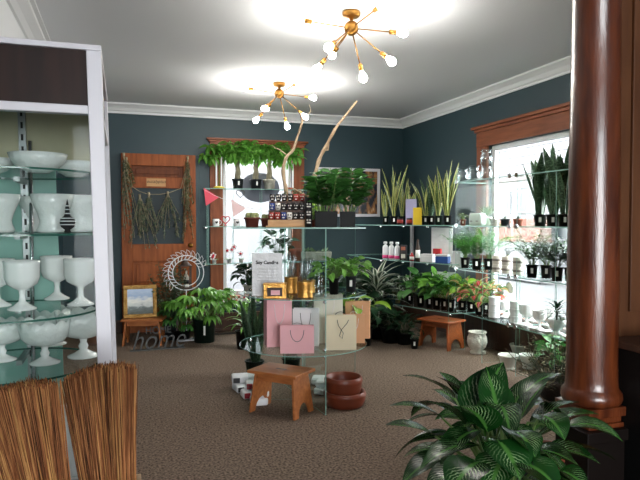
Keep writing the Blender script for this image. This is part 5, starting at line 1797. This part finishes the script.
# ------------------------------------------------------------------ glass unit along the side window
XF, XBK = 3.36, 3.84
YN, YFAR = 3.55, P2.y - .015
un = thing('window_glass_unit', 'long glass shelving unit in front of the bright side window', 'shelf', ((XF + XBK) / 2, (YN + YFAR) / 2, 0))
UZ = [.455, .905, 1.36, 1.822]
uc = Vector(un.location)
yf = YFAR
for i, z in enumerate(UZ):
    ys = [YFAR, 4.62, YN]
    for a, c_ in zip(ys, ys[1:]):
        b = B(); b.box((0, (a + c_) / 2 - uc.y, z - .0045), (XBK - XF, abs(a - c_) - .01, .009), me=1)
        sh = b.build('glass_shelf', ['glass', 'glass_edge'], un)
        for yy in (a - .05, c_ + .05):
            b = B(); b.T = Matrix.Translation((XF + .006 - uc.x, yy - uc.y, z)) @ Matrix.Rotation(PI / 2, 4, 'Y')
            b.cyl((0, 0, -.01), .022, .012, n=14); b.build('clip', 'chrome', sh)
for px in (455.5, 483, 517, 556):
    yy = min(onX(px, XF + .02, 0).y, YFAR - .012)
    for z0, z1 in ((0 if px in (483, 556, 517) else .4455, .4455), (.456, .895), (.906, 1.35), (1.361, 1.8125)):
        if z1 - z0 < .01: continue
        b = B(); b.box((0, yy - uc.y, (z0 + z1) / 2), (XBK - XF - .04, .007, z1 - z0), me=1); b.build('upright_panel', ['glass', 'glass_edge'], un)


def ux(px, z, x=3.5):
    q = onX(px, x, z); q.z = z + .0008
    return q


# top: clear glass storage jars
jar_p = [(0, 0), (.062, 0), (.068, .008), (.068, .095), (.055, .115), (.05, .125), (.056, .135), (.056, .148), (.05, .148), (.048, .122), (.062, .095), (.062, .01), (0, .01)]
def gjar(label, px, x, z, s=1.0):
    t = thing('glass_jar', label, 'jar', ux(px, z, x), 0, 'clear glass jars on top of the window unit')
    b = B(); b.lathe([(r * s, q * s) for r, q in jar_p], n=26); b.build('body', 'glass_jar', t)
    b = B(); b.lathe([(0, .150 * s), (.06 * s, .150 * s), (.064 * s, .156 * s), (.05 * s, .166 * s), (0, .168 * s)], n=22); b.build('lid', 'glass_jar', t)
gjar('leftmost clear glass jar on top of the window unit', 462.5, 3.5, UZ[3])
gjar('clear glass jar between the leftmost and the stacked ones', 473.5, 3.5, UZ[3])
gjar('lower clear glass jar of the stacked pair', 486, 3.5, UZ[3], .95)
gjar('upper clear glass jar of the stacked pair', 486, 3.5, UZ[3] + .162, .9)
# shelf 3 (z 1.36)
z = UZ[2]
plant('tiny succulent in a terracotta pot at the left end of the window unit', 'potted plant', 'succulent', ux(463, z, 3.42), None, 'bushy', .15, .03, .065, 'terracotta', 'leaf_succulent', 101, .7, 14)
t = thing('ceramic_planter', 'rounded mint and white ceramic planter on the window unit', 'planter', ux(477.5, z, 3.46), R(-75))
B().box((0, 0, .065), (.17, .10, .13)).build('body', 'ceramic_mint', t, bevel=.03, segs=4)
for s in (-1, 1): B().cyl((s * .04, -.052, .045), .014, .006).build('knob', 'pot_charcoal', t)
plant('large pale succulent rosette behind the mint planter', 'potted plant', 'succulent', ux(487, z, 3.62), None, 'rosette', .23, .055, .09, 'pot_white', 'leaf_succulent', 102, 1.1, 24, lab=False)
for i, (px, m1, lab) in enumerate(((494, 'pot_mossy', 'round speckled pot right of the mint planter'), (505, 'pot_charcoal', 'small dark teal pot with low leaves on the window unit'), (518, 'terracotta_pale', 'small brick coloured pot with low leaves on the window unit'))):
    plant(lab, 'potted plant', 'succulent', ux(px, z, 3.52), 'small succulent pots on the window unit', 'rosette', .11, .045, .07, m1, 'leaf_grey', 110 + i, .8, 18, lab=False)
g = 'tall snake plants on the window unit'
for i, (px, H, sp, ct, lab) in enumerate(((540, .70, 1.7, 8, 'left tall dark snake plant in front of the window'), (553, .70, 1.6, 9, 'middle tall dark snake plant in front of the window'), (565, .74, 1.5, 9, 'right tall dark snake plant next to the column'))):
    plant(lab, 'potted plant', 'snake_plant', ux(px, z, 3.52), g, 'snake', H, .058, .105, 'pot_black', 'leaf_snake_green', 121 + i, sp, ct + 2, lw=1.25)
# shelf 2 (z .905)
z = UZ[1]
g = 'parlor palms in black pots on the window unit'
for i, (px, H, x, lab) in enumerate(((465.5, .42, 3.5, 'leftmost parlor palm on the second glass level'), (477, .44, 3.5, 'second parlor palm from the left'), (489, .46, 3.6, 'third parlor palm from the left, behind the glass clip'),
                                (532.5, .44, 3.46, 'parlor palm with label left of centre near the window'), (547, .42, 3.55, 'parlor palm second from the column'), (557.5, .42, 3.46, 'parlor palm nearest the column'), (571, .42, 3.56, 'parlor palm partly hidden by the column'))):
    plant(lab, 'potted plant', 'parlor_palm', ux(px, z, x), g, 'palm', H, .052, .115, 'pot_black', 'leaf_fern' if i < 3 else ('leaf_mid' if i < 5 else 'leaf_dark'), 130 + i, 1.0, 20)
t = thing('tilted_box', 'tilted white box at the left end of the second glass level', 'box', ux(458, z, 3.45), R(-60)); B().box((0, 0, .09), (.12, .08, .18), top=.8).build('body', 'plastic_white', t, bevel=.006)
names = [('497.5', 'leftmost'), ('507', 'second'), ('518.5', 'rightmost')]
for px, nm in names:
    px = float(px)
    for k in range(2):
        t = thing('striped_tin', f'{nm} striped tin, {"lower" if k == 0 else "upper"} of its pair, between the palms', 'tin', ux(px, z + k * .083, 3.5), 0, 'stacked striped tins between the palms')
        b = B(); b.lathe([(0, 0), (.046, 0), (.047, .004), (.047, .075), (.044, .08), (0, .08)], n=24); b.build('body', 'tin_stripe', t)
        b = B(); b.lathe([(.0472, .03), (.048, .03), (.048, .052), (.0472, .052)], n=24); b.build('stripe_band', 'tin_grey', t)
plant('low grey air plant on top of the striped tins', 'plant', 'air_plant', ux(508, z + .167, 3.5) , None, 'sprigs', .10, .02, .012, 'pot_mossy', 'leaf_grey', 140, 1.2, 12, lab=False, rim=0)
# shelf 1 (z .455)
z = UZ[0]
g = 'colourful caladiums on the lowest window shelf'
for i, (px, x, lf, H, lab) in enumerate(((463, 3.46, 'leaf_lime', .38, 'lime leaved caladium at the left end of the lowest glass level'), (472, 3.5, 'leaf_caladium', .40, 'cream and green caladium on the lowest glass level'), (480, 3.45, 'leaf_coleus', .36, 'dark red coleus on the lowest glass level'), (487, 3.6, 'leaf_caladium', .38, 'pinkish caladium beside the white canisters'))):
    plant(lab, 'potted plant', 'caladium', ux(px, z, x), g, 'bushy', H, .05, .105, 'pot_black', lf, 150 + i, 1.15, 24)
for px, nm, x in ((495, 'left', 3.5), (516.5, 'right', 3.5)):
    for k in range(3):
        t = thing('white_canister', f'{["lowest", "middle", "top"][k]} white ribbed canister of the {nm} stack', 'canister', ux(px, z + k * .0685, x), 0, 'white ribbed canisters stacked on the lowest glass level')
        b = B(); b.lathe([(0, 0), (.054, 0), (.056, .004), (.054, .012), (.054, .055), (.057, .06), (.056, .067), (0, .067)], n=28); b.build('body', 'milk_glass_bumpy' if nm == 'right' else 'plastic_white', t)
gob2 = None
for i, (px, x, s, lab) in enumerate(((505, 3.6, .78, 'small milk glass goblet between the canister stacks'), (527.5, 3.5, .95, 'milk glass goblet right of the right canister stack'), (540.5, 3.46, .85, 'milk glass goblet left of the planted compote'), (549, 3.68, .8, 'milk glass goblet behind the planted compote'), (533, 3.72, .75, 'milk glass goblet standing close to the window pane'))):
    if gob2 is None:
        gob2 = dup(g1, ux(px, z, x), 0, lab, 'milk glass goblets on the window unit', scale=s)
    else: dup(gob2, ux(px, z, x), 0, lab, scale=s)
for i, (px, x, lab) in enumerate(((521, 3.42, 'low white saucer dish at the front between canisters and goblet'), (535, 3.41, 'low white dish in front of the two goblets'), (547, 3.40, 'low white dish left of the planted compote'), (570, 3.42, 'low white dish right of the planted compote, by the column'), (511, 3.68, 'low white dish at the back behind the canisters'))):
    t = thing('dish', lab, 'dish', ux(px, z, x), 0, 'low white glass dishes')
    b = B(); b.lathe([(0, 0), (.03, 0), (.033, .006), (.055, .024), (.053, .026), (.03, .01), (0, .008)], n=26); b.build('body', 'milk_glass', t)
t = thing('planted_compote', 'white compote planter holding a small dark palm beside the column', 'potted plant', ux(558, z, 3.47))
b = B(); b.lathe([(0, 0), (.06, 0), (.06, .008), (.025, .02), (.02, .035), (.05, .05), (.075, .09), (.078, .13), (.072, .13), (.068, .09), (0, .1)], n=28); b.build('pot', 'milk_glass_bumpy', t)
rnd = random.Random(3); b = B(); s = B(); s.tube([(0, 0, .1), (0, 0, .2)], .008, 6)
for i in range(36):
    b.leaf((0, 0, .14 + .09 * i / 36), i * 2.4, R(20 + 50 * i / 36), .17, .026, droop=1.1, n=4, shape='lance')
b.build('foliage', 'leaf_dark', t); s.build('stems', 'stem_dark', t)
for px, zc, r_, lab in ((500.5, .16, .055, 'small round white plate standing behind the canisters'), (509.5, .2, .06, 'larger round white plate standing near the window')):
    t = thing('standing_plate', lab, 'plate', ux(px, z, 3.76), 0, 'white plates standing at the window')
    b = B(); b.T = Matrix.Translation((0, 0, zc + .07)) @ Matrix.Rotation(R(80), 4, 'Y'); b.lathe([(0, 0), (r_ * .6, 0), (r_, .01), (r_, .013), (r_ * .6, .004), (0, .004)], n=28); b.build('plate', 'wrap_clear_white', t)
    b = B(); b.cyl((0, 0, 0), .035, .01); b.tube([(0, 0, .01), (0, 0, zc + .01)], .005, 6); b.build('stand', 'wrap_clear_white', t)

# ------------------------------------------------------------------ floor by the side window
def lathe_thing(name, label, cat, loc, prof, mat, group=None, **k):
    t = thing(name, label, cat, loc, 0, group); b = B(); b.lathe(prof, **k); b.build('body', mat, t); return t
p = at_z(477, 353, 0)
t = lathe_thing('urn_planter', 'white ornate ceramic urn on the carpet under the glass unit', 'urn', p, [(0, 0), (.07, 0), (.075, .015), (.055, .03), (.09, .07), (.105, .12), (.1, .17), (.085, .205), (.095, .22), (.095, .232), (.085, .232), (.08, .2), (.09, .12), (0, .1)], 'ceramic_white', n=30, scal=10, samp=.02)
B().box((.03, -.085, .02), (.05, .03, .04), rz=.5).build('foot', 'ceramic_white', t, bevel=.01)
saucer_p = [(0, 0), (.09, 0), (.12, .025), (.122, .03), (.115, .03), (.088, .008), (0, .008)]
lathe_thing('saucer', 'grey saucer on the carpet behind the white urn', 'saucer', at_z(493, 345, 0), saucer_p, 'pot_mossy', 'grey saucers on the floor', n=30)
lathe_thing('saucer', 'grey saucer behind the three white pots', 'saucer', at_z(545, 359, 0), [(r * 1.1, z) for r, z in saucer_p], 'pot_mossy', 'grey saucers on the floor', n=30)
wp = [(0, 0), (.062, 0), (.068, .012), (.058, .022), (.06, .03), (.088, .11), (.1, .135), (.104, .15), (.094, .15), (.082, .11), (.05, .035), (0, .035)]
for px, py, s, lab in ((508, 369, .92, 'front left white fluted pot of the three on the carpet'), (529, 368.5, .9, 'front right white fluted pot of the three on the carpet'), (519.5, 358, .95, 'rear white fluted pot of the three on the carpet')):
    lathe_thing('fluted_pot', lab, 'pot', at_z(px, py, 0), [(r * s, z * s) for r, z in wp], 'pot_white', 'white fluted pots on the carpet', n=36, scal=12, samp=.03)
p = on(562, 4.72, 0)
t = thing('dried_plant_basket', 'dark basket with a wiry dried plant beside the column', 'dried plant', p)
b = B(); b.lathe([(0, 0), (.13, 0), (.17, .05), (.18, .12), (.16, .16), (.15, .16), (.16, .1), (0, .1)], n=26, scal=13, samp=.02); b.build('basket', 'basket_dark', t)
rnd = random.Random(17); b = B(); s = B()
for i in range(46):
    a = rnd.uniform(0, 6.28); el = R(rnd.uniform(10, 85)); L = rnd.uniform(.2, .40)
    d_ = Vector((math.cos(a) * math.cos(el), math.sin(a) * math.cos(el), math.sin(el)))
    p0 = Vector((.1 * math.cos(a), .1 * math.sin(a), .12)); pts = [p0]
    for k in range(5): pts.append(pts[-1] + d_ * L / 5 + Vector((rnd.gauss(0, .018), rnd.gauss(0, .018), rnd.gauss(0, .012))))
    s.tube(pts, .0025, 4, caps=False)
    for k in range(14):
        q = pts[1 + k % 5] + Vector((rnd.gauss(0, .012),) * 3); b.leaf(q, rnd.uniform(0, 6.28), rnd.uniform(-.5, 1), .034, .02, droop=.5, n=2)
b.build('foliage', 'leaf_dry', t); s.build('stems', 'stem_dark', t)
plant('green leafy plant on the floor behind the column pedestal', 'potted plant', 'floor_plant', on(561, 5.25, 0), None, 'bushy', .42, .09, .15, 'pot_black', 'leaf_mid', 160, 1.1, 26, lab=False)

# ------------------------------------------------------------------ big peace lily in the foreground
pl = on(503, 2.28, 0)
t = thing('variegated_lily', 'large glossy white streaked leafy plant in the right foreground', 'potted plant', pl)
add_pot(t, .19, .40, 'pot_charcoal', label=False, rim=.03, taper=.8, n=32)
rnd = random.Random(77); s = B(); cr = Vector((0, 0, .36)); b = B()
f3 = Vector((math.sin(YAW), math.cos(YAW), 0)); r3 = Vector((math.cos(YAW), -math.sin(YAW), 0))
PL = Vector(pl)


def big_leaf(base_px, tip_px, W, droop=.5, roll=0.0, face=1):
    """leaf whose blade runs between two scene points; petiole from the crown"""
    a = at_d(*base_px) - PL; c_ = at_d(*tip_px) - PL
    dv = c_ - a; L = dv.length * 1.04
    az = math.atan2(dv.y, dv.x); el = math.asin(max(-1, min(1, dv.z / dv.length))) + droop / 2
    b.leaf(a, az, el, L, W * 1.22, droop=droop, n=10, fold=.22, roll=roll)
    st = cr + Vector((rnd.uniform(-.06, .06), rnd.uniform(-.06, .06), 0))
    s.tube([st, st.lerp(a, .5) + Vector((0, 0, .04)), a], [.006, .005, .004], 6, caps=False)


L_ = [((470, 425, 2.25), (502, 364, 2.38), .15, .2, .3), ((500, 425, 2.2), (487, 368, 2.35), .12, .3, .2),
      ((455, 398, 2.3), (404, 374, 2.25), .075, .7, .1), ((460, 396, 2.45), (440, 372, 2.5), .08, .6, 0), ((480, 415, 2.4), (438, 376, 2.4), .11, .6, .2),
      ((442, 418, 2.2), (391, 404, 2.15), .07, .7, 0), ((435, 436, 2.15), (387, 424, 2.1), .09, .5, 0), ((465, 425, 2.1), (425, 400, 2.1), .09, .8, .3),
      ((478, 430, 2.05), (440, 462, 1.95), .10, 1.0, .1), ((478, 445, 2.0), (420, 466, 1.9), .09, .9, 0), ((488, 432, 1.98), (462, 405, 1.95), .12, .9, .5),
      ((498, 440, 1.92), (520, 478, 1.8), .13, .8, 0), ((512, 430, 2.0), (535, 455, 1.85), .11, .9, -.2), ((520, 420, 2.25), (545, 383, 2.3), .1, .5, -.3),
      ((530, 428, 2.3), (580, 400, 2.3), .12, .9, -.2), ((535, 440, 2.2), (585, 425, 2.15), .12, .8, -.2), ((528, 450, 2.05), (575, 462, 1.95), .12, .8, -.1),
      ((510, 412, 2.5), (535, 375, 2.55), .09, .4, 0), ((540, 430, 2.45), (598, 412, 2.4), .11, .9, 0), ((480, 462, 1.85), (450, 492, 1.75), .12, .9, 0),
      ((520, 462, 1.85), (560, 490, 1.75), .12, .9, 0), ((488, 448, 2.35), (470, 392, 2.5), .1, .4, .3), ((498, 405, 2.3), (512, 440, 2.0), .10, 1.1, 0),
      ((460, 440, 2.3), (408, 442, 2.3), .09, .8, 0), ((545, 450, 2.2), (600, 462, 2.15), .12, .8, 0), ((450, 455, 2.2), (402, 482, 2.1), .1, .8, 0),
      ((520, 400, 2.4), (560, 372, 2.5), .08, .9, 0), ((505, 455, 1.95), (490, 490, 1.85), .12, .8, 0), ((560, 470, 2.0), (590, 492, 1.95), .11, .8, 0),
      ((470, 470, 1.95), (425, 490, 1.9), .11, .8, 0), ((540, 415, 2.1), (565, 438, 1.95), .1, 1.0, 0), ((475, 400, 2.5), (455, 380, 2.6), .08, .6, 0)]
for base, tip, W, dr, ro in L_: big_leaf(base, tip, W, dr, ro)
for i in range(34):
    a = i * 2.4; rr = rnd.uniform(.12, .34); zz = rnd.uniform(.42, .72)
    p0 = Vector((rr * .35 * math.cos(a), rr * .35 * math.sin(a), zz - .02)); L0 = rnd.uniform(.17, .25)
    b.leaf(Vector((rr * math.cos(a) * .8, rr * math.sin(a) * .8, zz)), a + rnd.uniform(-.4, .4), rnd.uniform(-.1, .8), L0, L0 * .42, droop=rnd.uniform(.7, 1.3), n=8, fold=.22, roll=rnd.uniform(-.4, .4))
    s.tube([cr, p0, Vector((rr * math.cos(a) * .8, rr * math.sin(a) * .8, zz))], [.006, .005, .004], 6, caps=False)
b.build('leaves', 'leaf_peace', t); s.build('leaf_stalks', 'stem_green', t)
t = thing('terracotta_pot', 'terracotta pot half hidden behind the foreground plant', 'pot', on(549, 2.72, 0))
b = B(); b.lathe(pot_prof(.12, .36, rim=.05), n=30); b.build('body', 'terracotta', t)

# ------------------------------------------------------------------ light, world, view
w = bpy.data.worlds.new('world'); S.world = w; w.use_nodes = True
bg = w.node_tree.nodes['Background']
bg.inputs[0].default_value = (.97, .98, 1.0, 1)
bg.inputs[1].default_value = 13.5


def portal(loc, rot, sx, sy):
    d = bpy.data.lights.new('window_portal', 'AREA'); d.shape = 'RECTANGLE'; d.size = sx; d.size_y = sy
    d.cycles.is_portal = True
    o = bpy.data.objects.new('window_portal', d); COL.objects.link(o); o.location = loc; o.rotation_euler = rot


portal(((WBX0 + WBX1) / 2, YB + .12, (WBZ0 + WBZ1) / 2), (-PI / 2, 0, 0), WBX1 - WBX0, WBZ1 - WBZ0)
portal((XR + .12, (WRY0 + WRY1) / 2, (WRZ0 + WRZ1) / 2), (0, PI / 2, 0), WRZ1 - WRZ0, WRY1 - WRY0)
portal((.65, YF - .12, 1.475), (PI / 2, 0, 0), 2.5, 2.25)
cy = S.cycles
cy.max_bounces = 7; cy.diffuse_bounces = 4; cy.glossy_bounces = 3; cy.transmission_bounces = 4
cy.transparent_max_bounces = 40
cy.sample_clamp_indirect = 6
cy.caustics_reflective = False; cy.caustics_refractive = False
cy.use_denoising = True
S.view_settings.view_transform = 'Standard'
S.view_settings.look = 'None'
S.view_settings.gamma = 1
S.view_settings.use_curve_mapping = False
S.view_settings.exposure = 0.6
